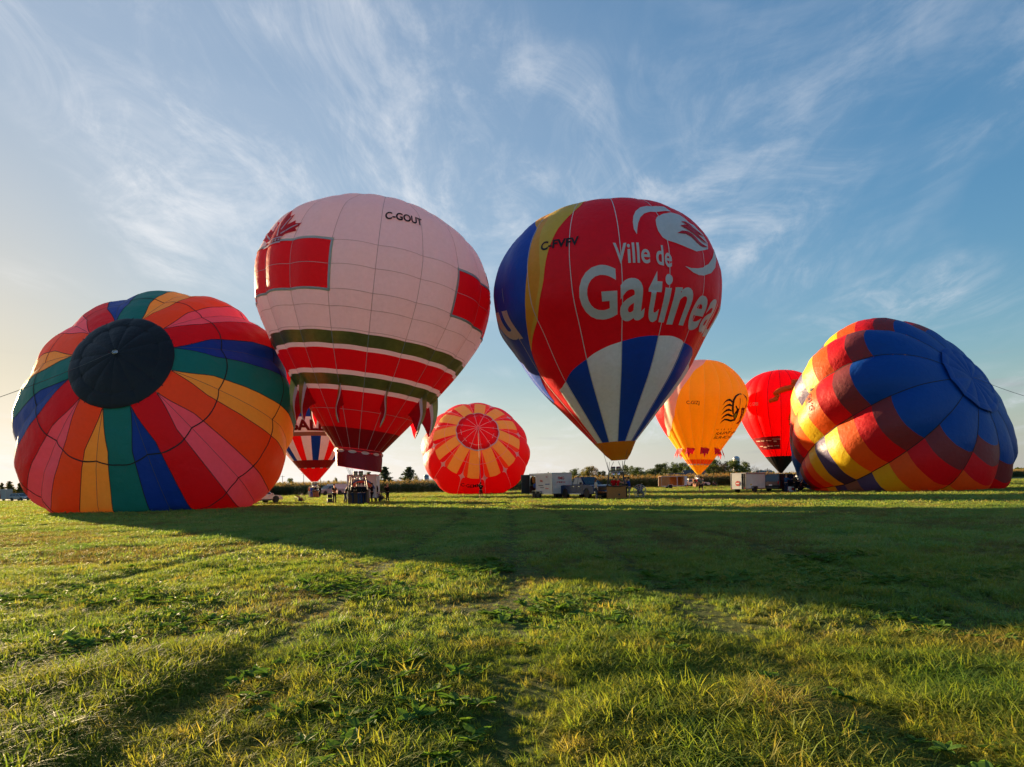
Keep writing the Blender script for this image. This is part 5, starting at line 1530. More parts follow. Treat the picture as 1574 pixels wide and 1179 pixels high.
def suv(loc, rz, paint, label, L=4.7, W=1.85, H=1.68, rails=True, cat='car'):
    root = empty('parked_suv', loc, rz); tag(root, label, cat, 'vehicles')
    h = L / 2; wx, wr = L * .295, .35; zb = H * .57
    low = [(-h + .04, .42), (-h, .7), (-h + .03, zb), (h * .42, zb + .01), (h * .88, zb - .10), (h - .04, zb - .26), (h, .5), (h - .12, .34)] + arch(wx, .43, .36)[::-1] + [(wx - .6, .28), (-wx + .6, .28)] + arch(-wx, .43, .36)[::-1] + [(-h + .2, .34)]
    MB().prism(low, -W / 2, W / 2, .05).build('body', paint, root)
    bm = MB(); w0, w1 = W / 2 - .06, W / 2 - .24
    v = [bm.bm.verts.new(p) for p in ((-h + .06, -w0, zb - .01), (h * .46, -w0, zb - .01), (h * .46, w0, zb - .01), (-h + .06, w0, zb - .01), (-h + .34, -w1, H - .02), (h * .10, -w1, H), (h * .10, w1, H), (-h + .34, w1, H - .02))]
    for f in ((0, 1, 5, 4), (1, 2, 6, 5), (2, 3, 7, 6), (3, 0, 4, 7), (4, 5, 6, 7)): bm.bm.faces.new([v[i] for i in f])
    bmesh.ops.bevel(bm.bm, geom=[e for e in bm.bm.edges if min(q.co.z for q in e.verts) > H - .1], offset=.07, segments=2, affect='EDGES')
    bm.build('cabin', paint, root)
    zt, z0 = H - .12, zb + .07
    fr = lambda z: (z - zb) / (H - zb)
    yy = lambda z: w0 + (w1 - w0) * fr(z) + .012
    xf = lambda z: h * .46 + (h * .10 - h * .46) * fr(z); xr = lambda z: -h + .06 + .28 * fr(z)
    MB().quad((xf(z0) + .015, -yy(z0) + .1, z0), (xf(z0) + .015, yy(z0) - .1, z0), (xf(zt) + .015, yy(zt) - .08, zt), (xf(zt) + .015, -yy(zt) + .08, zt)).build('windscreen', M['glass'], root)
    MB().quad((xr(z0) - .015, -yy(z0) + .1, z0), (xr(z0) - .015, yy(z0) - .1, z0), (xr(zt) - .015, yy(zt) - .08, zt), (xr(zt) - .015, -yy(zt) + .08, zt)).build('rear_window', M['glass'], root)
    for s in (-1, 1):
        f = lambda x, z: (x, s * yy(z), z)
        a, c_ = xr(z0) + .14, xf(z0) - .16; at_, ct = xr(zt) + .12, xf(zt) - .08
        for u0, u1 in ((0, .30), (.33, .64), (.67, 1)):
            MB().quad(f(a + (c_ - a) * u0, z0), f(a + (c_ - a) * u1, z0), f(at_ + (ct - at_) * u1, zt), f(at_ + (ct - at_) * u0, zt)).build('side_window', M['glass'], root)
        MB().box((h * .36, s * (W / 2 + .07), zb + .08), (.12, .18, .15), bev=.03).build('wing_mirror', paint, root)
        MB().box((h - .09, s * W * .36, zb - .30), (.14, .32, .16), bev=.03).build('headlight', M['lamp'], root)
        MB().box((-h + .02, s * W * .42, zb - .1), (.07, .16, .34), bev=.02).build('tail_light', M['tail'], root)
        if rails: MB().tube([(-h + .5, s * (w1 - .04), H + .0), (-h + .6, s * (w1 - .04), H + .06), (h * .0, s * (w1 - .04), H + .06), (h * .06, s * (w1 - .04), H)], .02, 6).build('roof_rail', M['dark'], root)
        for x in (-wx, wx): wheel(root, x, s * (W / 2 - .13), wr, .24, s)
        MB().box((0, s * (W / 2 - .01), .36), (wx * 1.3, .06, .14), bev=.02).build('sill_trim', M['dark'], root)
    MB().box((h - .03, 0, zb - .32), (.06, W * .42, .2), bev=.02).build('grille', M['dark'], root)
    MB().box((h - .04, 0, .42), (.14, W * .9, .18), bev=.05).build('bumper', M['dark'], root)
    MB().box((-h + .02, 0, .46), (.14, W * .9, .2), bev=.05).build('rear_bumper', M['dark'], root)
    MB().box((-h - .045, 0, .74), (.02, .36, .14)).build('number_plate', M['white'], root)
    return root


def trailer(loc, rz, L, W, H, wall, label, roofm=None, axles=1, rear_door=True, side_open=None, frame=None):
    """enclosed trailer, nose at +x"""
    root = empty('cargo_trailer', loc, rz); tag(root, label, 'trailer', 'trailers')
    z0 = .42; t = .04; hh = H - z0; frame = frame or M['steel']
    MB().box((0, 0, z0 + .03), (L, W, .06)).build('floor', M['wood'], root)
    MB().box((L / 2 - t / 2, 0, z0 + .06 + hh / 2 - .06), (t, W, hh - .08), bev=.01).build('nose_panel', wall, root)
    for s in (-1, 1):
        if side_open and side_open[0] == s:
            a, b = side_open[1], side_open[2]
            for x0, x1 in ((-L / 2, a), (b, L / 2 - t)):
                if x1 - x0 > .05: MB().box(((x0 + x1) / 2, s * (W / 2 - t / 2), z0 + hh / 2), (x1 - x0, t, hh - .08)).build('side_panel', wall, root)
            MB().box(((a + b) / 2, s * (W / 2 - t / 2), H - .12), (b - a, t, .16)).build('header', wall, root)
        else: MB().box((-t / 2, s * (W / 2 - t / 2), z0 + hh / 2), (L - t, t, hh - .08), bev=.008).build('side_panel', wall, root)
        MB().box((0, s * (W / 2 + .005), z0 + .02), (L * 1.0, .03, .1)).build('lower_rail', frame, root)
        MB().box((0, s * (W / 2 + .002), H - .06), (L, .03, .07)).build('upper_rail', frame, root)
        for x in (-L / 2, L / 2): MB().box((x * .995, s * (W / 2 - .004), z0 + hh / 2), (.05, .05, hh - .14)).build('corner_post', frame, root)
        MB().box((-L / 2 - .02, s * W * .43, z0 + .12), (.03, .1, .1)).build('tail_light', M['tail'], root)
    MB().box((0, 0, H - .01), (L * 1.01, W * 1.01, .07), bev=.03).build('roof', roofm or wall, root)
    for k in range(axles):
        x = -L * .12 - k * .78 + (.39 if axles > 1 else 0)
        for s in (-1, 1):
            wheel(root, x, s * (W / 2 + .12), .33, .2, s)
            MB().prism([(x - .44, .5), (x - .34, .74), (x + .34, .74), (x + .44, .5), (x + .40, .5), (x + .31, .70), (x - .31, .70), (x - .40, .5)], s * W / 2 + (.0 if s > 0 else -.24), s * W / 2 + (.24 if s > 0 else 0)).build('fender', frame, root)
    MB().tube([(L / 2, .4, .42), (L / 2 + .9, 0, .42)], .04, 6).build('drawbar', M['darksteel'], root); MB().tube([(L / 2, -.4, .42), (L / 2 + .9, 0, .42)], .04, 6).build('drawbar', M['darksteel'], root)
    MB().tube([(L / 2 + .6, 0, .05), (L / 2 + .6, 0, .7)], .04, 8).build('jack', M['darksteel'], root)
    return root


def hd(dx, dy): return math.atan2(dy, dx)


GRP = 1.43 * 40
# blue pickup, nose to the right and towards the viewer
Yp = 56.5; g = ground_xy(899, Yp + 1.2); pickup((g.x, g.y, 0), hd(.44, -.90), M['bluepaint'], 'shiny blue crew cab pickup parked left of the tan wicker basket')
# painted white trailer behind it
g = ground_xy(845.5, 61.5)
tr = trailer((g.x, g.y, 0), hd(.46, -.89), 4.3, 2.1, 2.35, M['whitepaint'], 'white trailer with red print, open and full of gear, behind the blue pickup', axles=2, side_open=(1, -2.0, -.85) if False else (-1, -2.05, -.9))
sd = -1


def on_side(root, s, L, W, body, x, z, h, m, bold=.02, name='lettering', nose=False, width=None):
    V2, F2, w, hh = text_flat(body, bold); k = h / hh; kx = (width / w) if width else k
    if nose: V = [(L / 2 + .012, (p[0] - w / 2) * kx + x, z + p[1] * k) for p in V2]
    else: V = [(x + (p[0] - w / 2) * kx * (1 if s < 0 else -1), s * (W / 2 + .012), z + p[1] * k) for p in V2]
    link(name, pymesh(name, V, F2), m, root)


on_side(tr, 0, 4.3, 2.1, 'FMG', -.1, 1.75, .26, M['print_red'], .03, nose=True)
on_side(tr, 0, 4.3, 2.1, 'FMG', -.1, 1.45, .12, M['print_red'], .02, nose=True, width=.9)
on_side(tr, -1, 4.3, 2.1, 'FMG', .2, 1.55, .2, M['print_red'], .03)
on_side(tr, -1, 4.3, 2.1, 'FMG', 1.2, 1.95, .12, M['print_red'], .03)
for x, z, w_, h_, m in ((.1, 1.2, .9, .06, 'print_dark'), (.3, 1.0, .7, .05, 'print_dark'), (1.3, 1.3, .8, .08, 'print_blue'), (1.2, .9, .6, .06, 'print_red')):
    MB().quad((x - w_ / 2, -1.062, z), (x + w_ / 2, -1.062, z), (x + w_ / 2, -1.062, z + h_), (x - w_ / 2, -1.062, z + h_)).build('print_line', M[m], tr)
MB().box((-2.1, -1.5, 1.38), (.05, .95, 1.8), bev=.01).build('open_door', M['darksteel'], tr)
# things hung inside the opening
for i, (x, z, s, c, lb) in enumerate(((-1.85, 1.7, (.32, .2, .8), (40, 34, 34), 'dark coat hanging in the open painted trailer'), (-1.45, 1.75, (.34, .2, .7), (190, 120, 60), 'tan bag hanging in the open painted trailer'),
                                      (-1.15, 1.2, (.5, .3, .5), (70, 90, 150), 'blue sack in the open painted trailer'), (-1.75, .9, (.5, .4, .6), (60, 30, 30), 'dark red box on the painted trailer floor'))):
    p = tr.matrix_basis @ Vector((x, -.92, z))
    m = MB().ball((0, 0, 0), .5, 2, s) if i != 3 else MB().box((0, 0, 0), s, bev=.03)
    o = m.build('gear_bag' if i != 3 else 'gear_box', cloth(c), None, True); o.location = p; tag(o, lb, 'bag' if i != 3 else 'box')

# white cargo trailer on the right
g = ground_xy(1150, 64.5); wt = trailer((g.x, g.y, 0), hd(.80, .60), 3.3, 1.65, 2.0, M['whitepaint'], 'plain white single axle cargo trailer with round red badge, right of centre')
wt_L, wt_W = 3.3, 1.65
MB().box((-wt_L / 2 - .03, .12, 1.2), (.04, 1.05, 1.5), bev=.015).build('rear_door', M['whitepaint'], wt)
MB().box((-wt_L / 2 + .0, -.58, 1.2), (.05, .2, 1.5)).build('door_opening', M['dark'], wt)
dv = MB().lathe([(.26, 0), (.26, .012), (0, .012)], 24, (0, 0, 0), 'x').build('badge', M['print_red'], wt); dv.location = (-wt_L / 2 - .066, .02, 1.0)
MB().box((-wt_L / 2 - .086, .02, 1.0), (.01, .34, .1)).build('badge_bar', M['white'], wt)
for z in (.8, 1.6): MB().box((-wt_L / 2 - .06, -.40, z), (.03, .1, .05)).build('hinge', M['darksteel'], wt)
MB().quad((-.95, -.84, .82), (-.65, -.84, .82), (-.65, -.84, .92), (-.95, -.84, .92)).build('warning_label', FB['chk_yellow'], wt)
# dark car in front of it
g = ground_xy(1206, 68.5); suv((g.x, g.y, 0), hd(.80, .60), M['blackpaint'], 'big black estate car towing the white cargo trailer', 5.2, 2.0, 1.9, True, 'car')
g = ground_xy(1226, 78); suv((g.x, g.y, 0), hd(-.2, 1), M['bluepaint'], 'dark car beyond the black one, mostly hidden by balloon', 4.6, 1.85, 1.7)
# open plywood trailer
g = ground_xy(1032, 116); pl = trailer((g.x, g.y, 0), hd(1, .05), 4.1, 2.0, 2.2, M['ply'], 'open plywood trailer with dark inside before the corn', axles=1, side_open=(-1, -.55, 1.75), frame=M['whitepaint'])
MB().box((-2.35, -1.05, 1.3), (.55, .06, 1.75), bev=.01).build('open_door', M['ply'], pl)
MB().box((.75, -1.01, 1.25), (.1, .05, 1.6)).build('door_post', M['whitepaint'], pl)
MB().box((2.35, -.9, 1.35), (.5, .05, 1.6), Matrix.Rotation(.4, 3, 'Z')).build('open_door', M['whitepaint'], pl)
# white car behind the yellow balloon crew
g = ground_xy(1072, 136); suv((g.x, g.y, 0), hd(1, .1), M['whitepaint'], 'white car parked by the corn behind the yellow balloon crew', 4.9, 1.85, 1.7)
# far left
g = ground_xy(30.5, 150); suv((g.x, g.y, 0), hd(1, -.25), M['greypaint'], 'silver grey car parked at the far left edge of the field', 4.7, 1.85, 1.7)
g = ground_xy(2, 152); lt = trailer((g.x, g.y, 0), hd(1, 0), 3.6, 2.1, 2.7, M['greypaint'], 'grey trailer with open hatch at the left edge, behind the car', side_open=(-1, -1.6, .6))
o = MB().box((0, 0, .55), (.9, .5, 1.1), bev=.05).build('gear_box', M['orange']); o.location = lt.matrix_basis @ Vector((-.2, -.7, .45)); tag(o, 'orange crate inside the open grey trailer at the left edge', 'box')
# silver pickup and its white trailer behind the striped balloon basket
g = ground_xy(506, 126); pickup((g.x, g.y, 0), hd(-.55, -.83), M['greypaint'], 'silver pickup facing the viewer behind the striped balloon basket')
g = ground_xy(518, 134); trailer((g.x, g.y, 0), hd(-.55, -.83), 3.6, 2.0, 2.2, M['whitepaint'], 'white trailer behind the silver pickup')
# red roofed white trailer behind the pink balloon basket
g = ground_xy(559.5, 60.5); rt = trailer((g.x, g.y, 0), hd(.12, -1), 3.8, 2.55, 2.55, M['whitepaint'], 'white trailer with red roof and orange swoosh behind the pink balloon basket', M['redpaint'], 2)
fx = 1.9 + .02
for k, (m, r0, r1, z) in enumerate((('orange', .9, 1.06, 1.05), ('print_blue', 1.08, 1.22, 1.0), ('print_red', .62, .8, 1.2))):
    V = []; F = []
    for i in range(13):
        a = PI * (.08 + .84 * i / 12)
        for q in (r0, r1): V.append((fx + .003 * k, q * math.cos(a), z + q * .95 * math.sin(a)))
    for i in range(12): F.append((2 * i, 2 * i + 1, 2 * i + 3, 2 * i + 2))
    link('swoosh_print', pymesh('swoosh_print', V, F), M[m], rt)
# bit of a white car right of the rainbow balloon
g = ground_xy(399, 66); suv((g.x, g.y, 0), hd(.5, .87), M['whitepaint'], 'white car end peeking out beside the rainbow balloon', 4.4, 1.8, 1.5)


# ------------------------------------------------------------------ inflation fans and small gear
def fan(loc, rz, r, label, blade=None, cage=None):
    root = empty('inflation_fan', loc, rz); tag(root, label, 'inflation fan', 'inflation fans')
    blade = blade or M['wood']; cage = cage or M['darksteel']; zc = r + .1
    for y in (-.18, .18):
        for q in (1.0, .72, .42):
            pts = [(r * q * math.cos(a), y * (1.0 if q == 1 else 1.15), zc + r * q * math.sin(a)) for a in np.linspace(0, 2 * PI, 25)]
            MB().tube(pts, .018 if q == 1 else .009, 5).build('cage_ring', cage, root, True)
        for k in range(10):
            a = 2 * PI * k / 10; MB().tube([(0, y * 1.2, zc), (r * math.cos(a), y, zc + r * math.sin(a))], .008, 4).build('cage_wire', cage, root)
    for k in range(2):
        a = .6 + PI * k
        MB().prism([(0, -.05), (r * .5, -.09), (r * .9, -.04), (r * .9, .04), (r * .5, .06), (0, .05)], -.012, .012).build('fan_blade', blade, root)
        bpy.data.objects[-1] if False else None
        ob = root.children[-1]; ob.location = (0, 0, zc); ob.rotation_euler = (.25 * (1 if k else -1), a, 0)
    MB().lathe([(.0, -.1), (.08, -.08), (.08, .1)], 12, (0, 0, zc), 'y').build('hub', M['steel'], root, True)
    MB().box((0, .34, zc - .12), (.36, .3, .34), bev=.04).build('engine', M['dark'], root)
    for s in (-1, 1):
        MB().tube([(s * r * .75, -.2, .04), (s * r * .75, .5, .04)], .025, 6).build('foot_rail', cage, root); MB().tube([(s * r * .75, 0, .04), (s * r * .6, 0, zc - r * .75)], .022, 6).build('strut', cage, root)
    MB().tube([(-r * .3, .5, zc + .1), (-r * .3, .62, zc + r), (r * .3, .62, zc + r), (r * .3, .5, zc + .1)], .02, 6).build('handle', cage, root)
    return root


g = ground_xy(461, 59.5); fan((g.x, g.y, 0), .3, .46, 'brown wooden bladed fan standing alone on the grass near rainbow balloon')
g = ground_xy(983, 55.5); fan((g.x, g.y, 0), -.1, .52, 'grey caged fan on the grass right of the tan basket', M['darksteel'], M['steel'])
g = ground_xy(587, 60); fan((g.x, g.y, 0), .5, .44, 'brown fan between dark clad crew and blonde woman', M['wood'])
g = ground_xy(506.5, 58.6); root = empty('equipment_cart', (g.x, g.y, 0), .3); tag(root, 'black two wheeled equipment cart beside man in black', 'cart')
MB().box((0, 0, .28), (.46, .5, .34), bev=.04).build('lower_case', M['dark'], root); MB().box((0, 0, .68), (.42, .44, .3), bev=.04).build('upper_case', M['black'], root)
for s in (-1, 1): MB().lathe([(.04, -.03), (.12, -.03), (.12, .03), (.04, .03)], 14, (s * .26, .1, .12), 'x').build('wheel', M['black'], root); MB().tube([(s * .16, .24, .1), (s * .16, .28, 1.1)], .015, 6).build('handle', M['steel'], root)
g = ground_xy(1099, 128); fan((g.x, g.y, 0), .4, .5, 'small red engined fan right of the white car', M['redpaint'])
g = ground_xy(1210.5, 62.5); root = empty('traffic_cone', (g.x, g.y, 0)); tag(root, 'orange traffic cone at the feet of the man in blue jacket', 'traffic cone')
MB().box((0, 0, .015), (.36, .36, .03), bev=.01).build('base', M['orange'], root); MB().lathe([(.14, .03), (.03, .62), (.0, .62)], 16).build('cone', M['orange'], root, True); MB().lathe([(.106, .25), (.078, .38)], 16, (0, 0, 0)).build('white_band', M['white'], root, True)
g = ground_xy(1217, 63.5); root = empty('generator', (g.x, g.y, 0), .2); tag(root, 'white boxy generator on the grass between two men', 'generator')
MB().box((0, 0, .32), (.6, .45, .5), bev=.06).build('case', M['whitepaint'], root); MB().box((0, -.235, .36), (.36, .02, .22)).build('control_panel', M['print_red'], root); MB().tube([(-.22, 0, .55), (-.2, 0, .7), (.2, 0, .7), (.22, 0, .55)], .025, 6).build('handle', M['dark'], root)


# ------------------------------------------------------------------ ropes
def rope(pts, label, r=.02):
    o = MB().tube(pts, r, 5).build('crown_rope', M['rope']); tag(o, label, 'rope', 'crown ropes'); return o


def sagline(a, b, sag, n=16): return [Vector(a).lerp(Vector(b), i / n) + Vector((0, 0, -sag * 4 * (i / n) * (1 - i / n))) for i in range(n + 1)]


c0 = rb[1].P(0, 0, .35, True); rope(sagline(c0, at_depth(-90, 640, 38), .2), 'thin dark rope from the black crown disc to the left edge', .018)
c0 = ck[1].P(0, 0, .3, True); rope(sagline(c0, at_depth(1680, 634, 46), .3), 'thin dark rope from the blue crown to the right edge', .018)
KID = ground_xy(739, 66)
c0 = su[1].P(0, 0, .3, True); rope(sagline(c0, KID + Vector((0, .1, 1.15)), .6), 'pale rope from the sunburst crown to a person in black', .03)


# ------------------------------------------------------------------ people
def skin_mesh(J, E, root_j, sub=1):
    me = bpy.data.meshes.new('figure'); names = list(J)
    me.from_pydata([J[n][0] for n in names], [(names.index(a), names.index(b)) for a, b in E], [])
    o = bpy.data.objects.new('figure', me); COL.objects.link(o)
    md = o.modifiers.new('skin', 'SKIN'); md.use_smooth_shade = True
    for i, n in enumerate(names):
        r = J[n][1]; me.skin_vertices[0].data[i].radius = r if isinstance(r, tuple) else (r, r)
        me.skin_vertices[0].data[i].use_root = (n == root_j)
    s = o.modifiers.new('sub', 'SUBSURF'); s.levels = sub; s.render_levels = sub
    return o


def pose_joints(p):
    """joint positions for one pose, x to the figure's left, y forwards... facing -y"""
    lean = p.get('lean', 0.0); cr = p.get('crouch', 0.0); step = p.get('step', 0.0)
    hipz = .93 - .48 * cr
    J = {'pelvis': Vector((0, 0, hipz))}
    f = Vector((0, -math.sin(lean), math.cos(lean)))
    J['waist'] = J['pelvis'] + f * .16; J['chest'] = J['pelvis'] + f * .38; J['neck'] = J['pelvis'] + f * .56
    hf = Vector((0, -math.sin(lean * .5 + p.get('nod', 0)), math.cos(lean * .5 + p.get('nod', 0))))
    J['headb'] = J['neck'] + hf * .08; J['head'] = J['neck'] + hf * .19 + Vector((0, -.02, 0)); J['top'] = J['neck'] + hf * .27
    for s, sd in ((1, 'l'), (-1, 'r')):
        J['sh' + sd] = J['neck'] + Vector((s * .185, 0, -.06)) - f * .02
        J['hip' + sd] = J['pelvis'] + Vector((s * .095, 0, -.03))
        st = step * s
        J['knee' + sd] = Vector((s * (.11 + .12 * cr), -.05 - .32 * st - .34 * cr, .49 - .02 * cr + .02 * abs(st)))
        J['ank' + sd] = Vector((s * (.12 + .1 * cr), .0 - .50 * st + .04 * cr, .085 + (.10 if st < 0 else 0)))
        J['toe' + sd] = J['ank' + sd] + Vector((s * .03, -.15, -.045 - (.05 if st < 0 else 0)))
        el, ha = p.get('arm' + sd, ((s * .27, .03, -.28), (s * .28, -.06, -.53)))
        J['elb' + sd] = J['sh' + sd] + Vector(el); J['wri' + sd] = J['sh' + sd] + Vector(ha)
    return J


A_DOWN = lambda s: ((s * .07, .03, -.28), (s * .09, -.05, -.53))
A_FWD = lambda s: ((s * .07, -.08, -.26), (s * -.02, -.32, -.30))
A_PHONE = lambda s: ((s * .06, -.10, -.24), (s * -.08, -.27, .04))
A_HIP = lambda s: ((s * .20, .06, -.22), (s * .08, -.08, -.42))
A_REACH = lambda s: ((s * .05, -.24, -.14), (s * .02, -.50, -.10))
A_UP = lambda s: ((s * .05, -.18, -.10), (s * .0, -.24, .20))
POSES = {'stand': dict(arml=A_DOWN(1), armr=A_DOWN(-1)), 'hold': dict(arml=A_FWD(1), armr=A_FWD(-1), nod=.2), 'phone': dict(arml=A_PHONE(1), armr=A_PHONE(-1)),
         'lean': dict(arml=A_REACH(1), armr=A_REACH(-1), lean=.42, step=.2), 'walk': dict(arml=((.07, -.12, -.26), (.06, -.26, -.46)), armr=((-.07, .14, -.26), (-.08, .16, -.50)), step=.5, lean=.06),
         'hip': dict(arml=A_HIP(1), armr=A_FWD(-1)), 'pull': dict(arml=A_UP(1), armr=A_REACH(-1), lean=-.12, step=.25), 'crouch': dict(arml=A_REACH(1), armr=A_FWD(-1), crouch=1.0, lean=.5),
         'reach': dict(arml=A_REACH(1), armr=A_REACH(-1), lean=.1)}
_pm = {}


def build_poses():
    todo = []
    for nm, p in POSES.items():
        J = pose_joints(p); X = {}
        X['pelvis'] = (J['pelvis'], (.125, .10)); X['waist'] = (J['waist'], (.115, .085)); X['chest'] = (J['chest'], (.135, .10)); X['neck'] = (J['neck'], (.065, .06)); X['headb'] = (J['headb'], (.052, .055))
        X['head'] = (J['head'], (.078, .10)); X['top'] = (J['top'], (.06, .075))
        E = [('pelvis', 'waist'), ('waist', 'chest'), ('chest', 'neck'), ('neck', 'headb'), ('headb', 'head'), ('head', 'top')]
        for sd in 'lr':
            s = 1 if sd == 'l' else -1
            for n, r in (('sh', .058), ('elb', .043), ('wri', .028), ('hip', .088), ('knee', .056), ('ank', .038), ('toe', .034)): X[n + sd] = (J[n + sd], r)
            d = (J['wri' + sd] - J['elb' + sd]).normalized(); q = d.cross(Vector((0, 1, .2))).normalized(); b = d.cross(q)
            X['palm' + sd] = (J['wri' + sd] + d * .075, (.036, .02)); E += [('chest', 'sh' + sd), ('sh' + sd, 'elb' + sd), ('elb' + sd, 'wri' + sd), ('wri' + sd, 'palm' + sd), ('pelvis', 'hip' + sd), ('hip' + sd, 'knee' + sd), ('knee' + sd, 'ank' + sd), ('ank' + sd, 'toe' + sd)]
            for k, (o, L) in enumerate(((-.03, .065), (-.010, .08), (.012, .074), (.032, .055))):
                X['f%d%s' % (k, sd)] = (X['palm' + sd][0] + q * o + d * L + b * .02, .009); E.append(('palm' + sd, 'f%d%s' % (k, sd)))
            X['th' + sd] = (J['wri' + sd] + d * .05 - q * .055 + b * .02, .010); E.append(('wri' + sd, 'th' + sd))
        body = skin_mesh(X, E, 'pelvis')
        S = {'pelvis': (J['pelvis'] + Vector((0, 0, .03)), (.150, .12)), 'waist': (J['waist'], (.142, .112)), 'chest': (J['chest'], (.160, .122)), 'neck': (J['neck'] - (J['neck'] - J['chest']) * .12, (.085, .078))}
        ES = [('pelvis', 'waist'), ('waist', 'chest'), ('chest', 'neck')]
        SL = dict(S); EL = list(ES)
        for sd in 'lr':
            S['sh' + sd] = (J['sh' + sd], .078); S['ms' + sd] = (J['sh' + sd].lerp(J['elb' + sd], .75), .062); ES += [('chest', 'sh' + sd), ('sh' + sd, 'ms' + sd)]
            SL['sh' + sd] = (J['sh' + sd], .080); SL['elb' + sd] = (J['elb' + sd], .060); SL['ws' + sd] = (J['elb' + sd].lerp(J['wri' + sd], .92), .045); EL += [('chest', 'sh' + sd), ('sh' + sd, 'elb' + sd), ('elb' + sd, 'ws' + sd)]
        T = {'pelvis': (J['pelvis'] + Vector((0, 0, .05)), (.138, .112))}; ET = []; TS = dict(T); ETS = []
        SH = {}
        for sd in 'lr':
            T['hip' + sd] = (J['hip' + sd], .105); T['knee' + sd] = (J['knee' + sd], .072); T['ank' + sd] = (J['ank' + sd] + Vector((0, 0, .0)), .058); ET += [('pelvis', 'hip' + sd), ('hip' + sd, 'knee' + sd), ('knee' + sd, 'ank' + sd)]
            TS['hip' + sd] = (J['hip' + sd], .108); TS['knee' + sd] = (J['hip' + sd].lerp(J['knee' + sd], .95), .088); ETS += [('pelvis', 'hip' + sd), ('hip' + sd, 'knee' + sd)]
        todo.append((nm, 'body', body)); todo.append((nm, 'shirt', skin_mesh(S, ES, 'pelvis'))); todo.append((nm, 'jacket', skin_mesh(SL, EL, 'pelvis')))
        todo.append((nm, 'trousers', skin_mesh(T, ET, 'pelvis'))); todo.append((nm, 'shorts', skin_mesh(TS, ETS, 'pelvis')))
        sh = MB()
        _pm[nm, 'J'] = J
    bpy.context.view_layer.update(); dg = bpy.context.evaluated_depsgraph_get()
    for nm, part, o in todo:
        me = bpy.data.meshes.new_from_object(o.evaluated_get(dg)); me.name = part; _pm[nm, part] = me
    for nm, part, o in todo:
        old = o.data; bpy.data.objects.remove(o); bpy.data.meshes.remove(old)


build_poses()


def person(loc, face, pose, top, bottom, hair, label, sleeves=True, short=False, scale=1.0, cap=None, long_hair=False, group=None, z=0.0, skinc=None, shoes=(25, 24, 24)):
    """face: direction the figure looks, as (dx, dy)"""
    root = empty('person', (loc[0], loc[1], z), math.atan2(face[1], face[0]) + PI / 2); root.scale = (scale,) * 3
    tag(root, label, 'person', group)
    J = _pm[pose, 'J']

    def add(nm, me, m):
        o = bpy.data.objects.new(nm, me)
        if not me.materials: me.materials.append(m)
        COL.objects.link(o); o.material_slots[0].link = 'OBJECT'; o.material_slots[0].material = m; o.parent = root; return o
    add('body', _pm[pose, 'body'], M['skin'])
    add('jacket' if sleeves else 'shirt', _pm[pose, 'jacket' if sleeves else 'shirt'], cloth(top))
    add('shorts' if short else 'trousers', _pm[pose, 'shorts' if short else 'trousers'], cloth(bottom))
    h = J['head']
    for s in (-1, 1):
        MB().ball(h + Vector((s * .033, -.100, .012)), .010, 1).build('eye', M['dark'], root); MB().ball(h + Vector((s * .082, .0, .0)), .024, 1, (.5, .8, 1.2)).build('ear', M['skin'], root, True)
        t = J['ank' + 'lr'[s < 0]]; MB().box(t + Vector((0, -.07, -.045)), (.095, .27, .08), bev=.03).build('shoe', cloth(shoes), root)
    MB().ball(h + Vector((0, -.108, -.012)), .016, 1, (.8, 1, 1.3)).build('nose', M['skin'], root, True)
    MB().box(h + Vector((0, -.098, -.05)), (.045, .012, .01)).build('mouth', M['tail'], root)
    m = MB(); m.ball(h + Vector((0, .018, .035)), .108, 2, (.90, 1.0, .98))
    for v in m.bm.verts:
        if v.co.y < h.y - .045 and v.co.z < h.z + .06: v.co.y = h.y - .045 + (v.co.y - h.y + .045) * .1
        if v.co.z < h.z - .03: v.co.z = h.z - .03 + (v.co.z - h.z + .03) * .4
    m.build('hair', cloth(hair), root, True)
    if long_hair: MB().ball(h + Vector((0, .07, -.10)), .09, 2, (1.0, .6, 1.5)).build('long_hair', cloth(hair), root, True)
    if cap:
        MB().ball(h + Vector((0, .01, .055)), .112, 2, (.92, 1.02, .75)).box(h + Vector((0, -.13, .06)), (.14, .12, .015)).build('cap', cloth(cap), root, True)
    return root


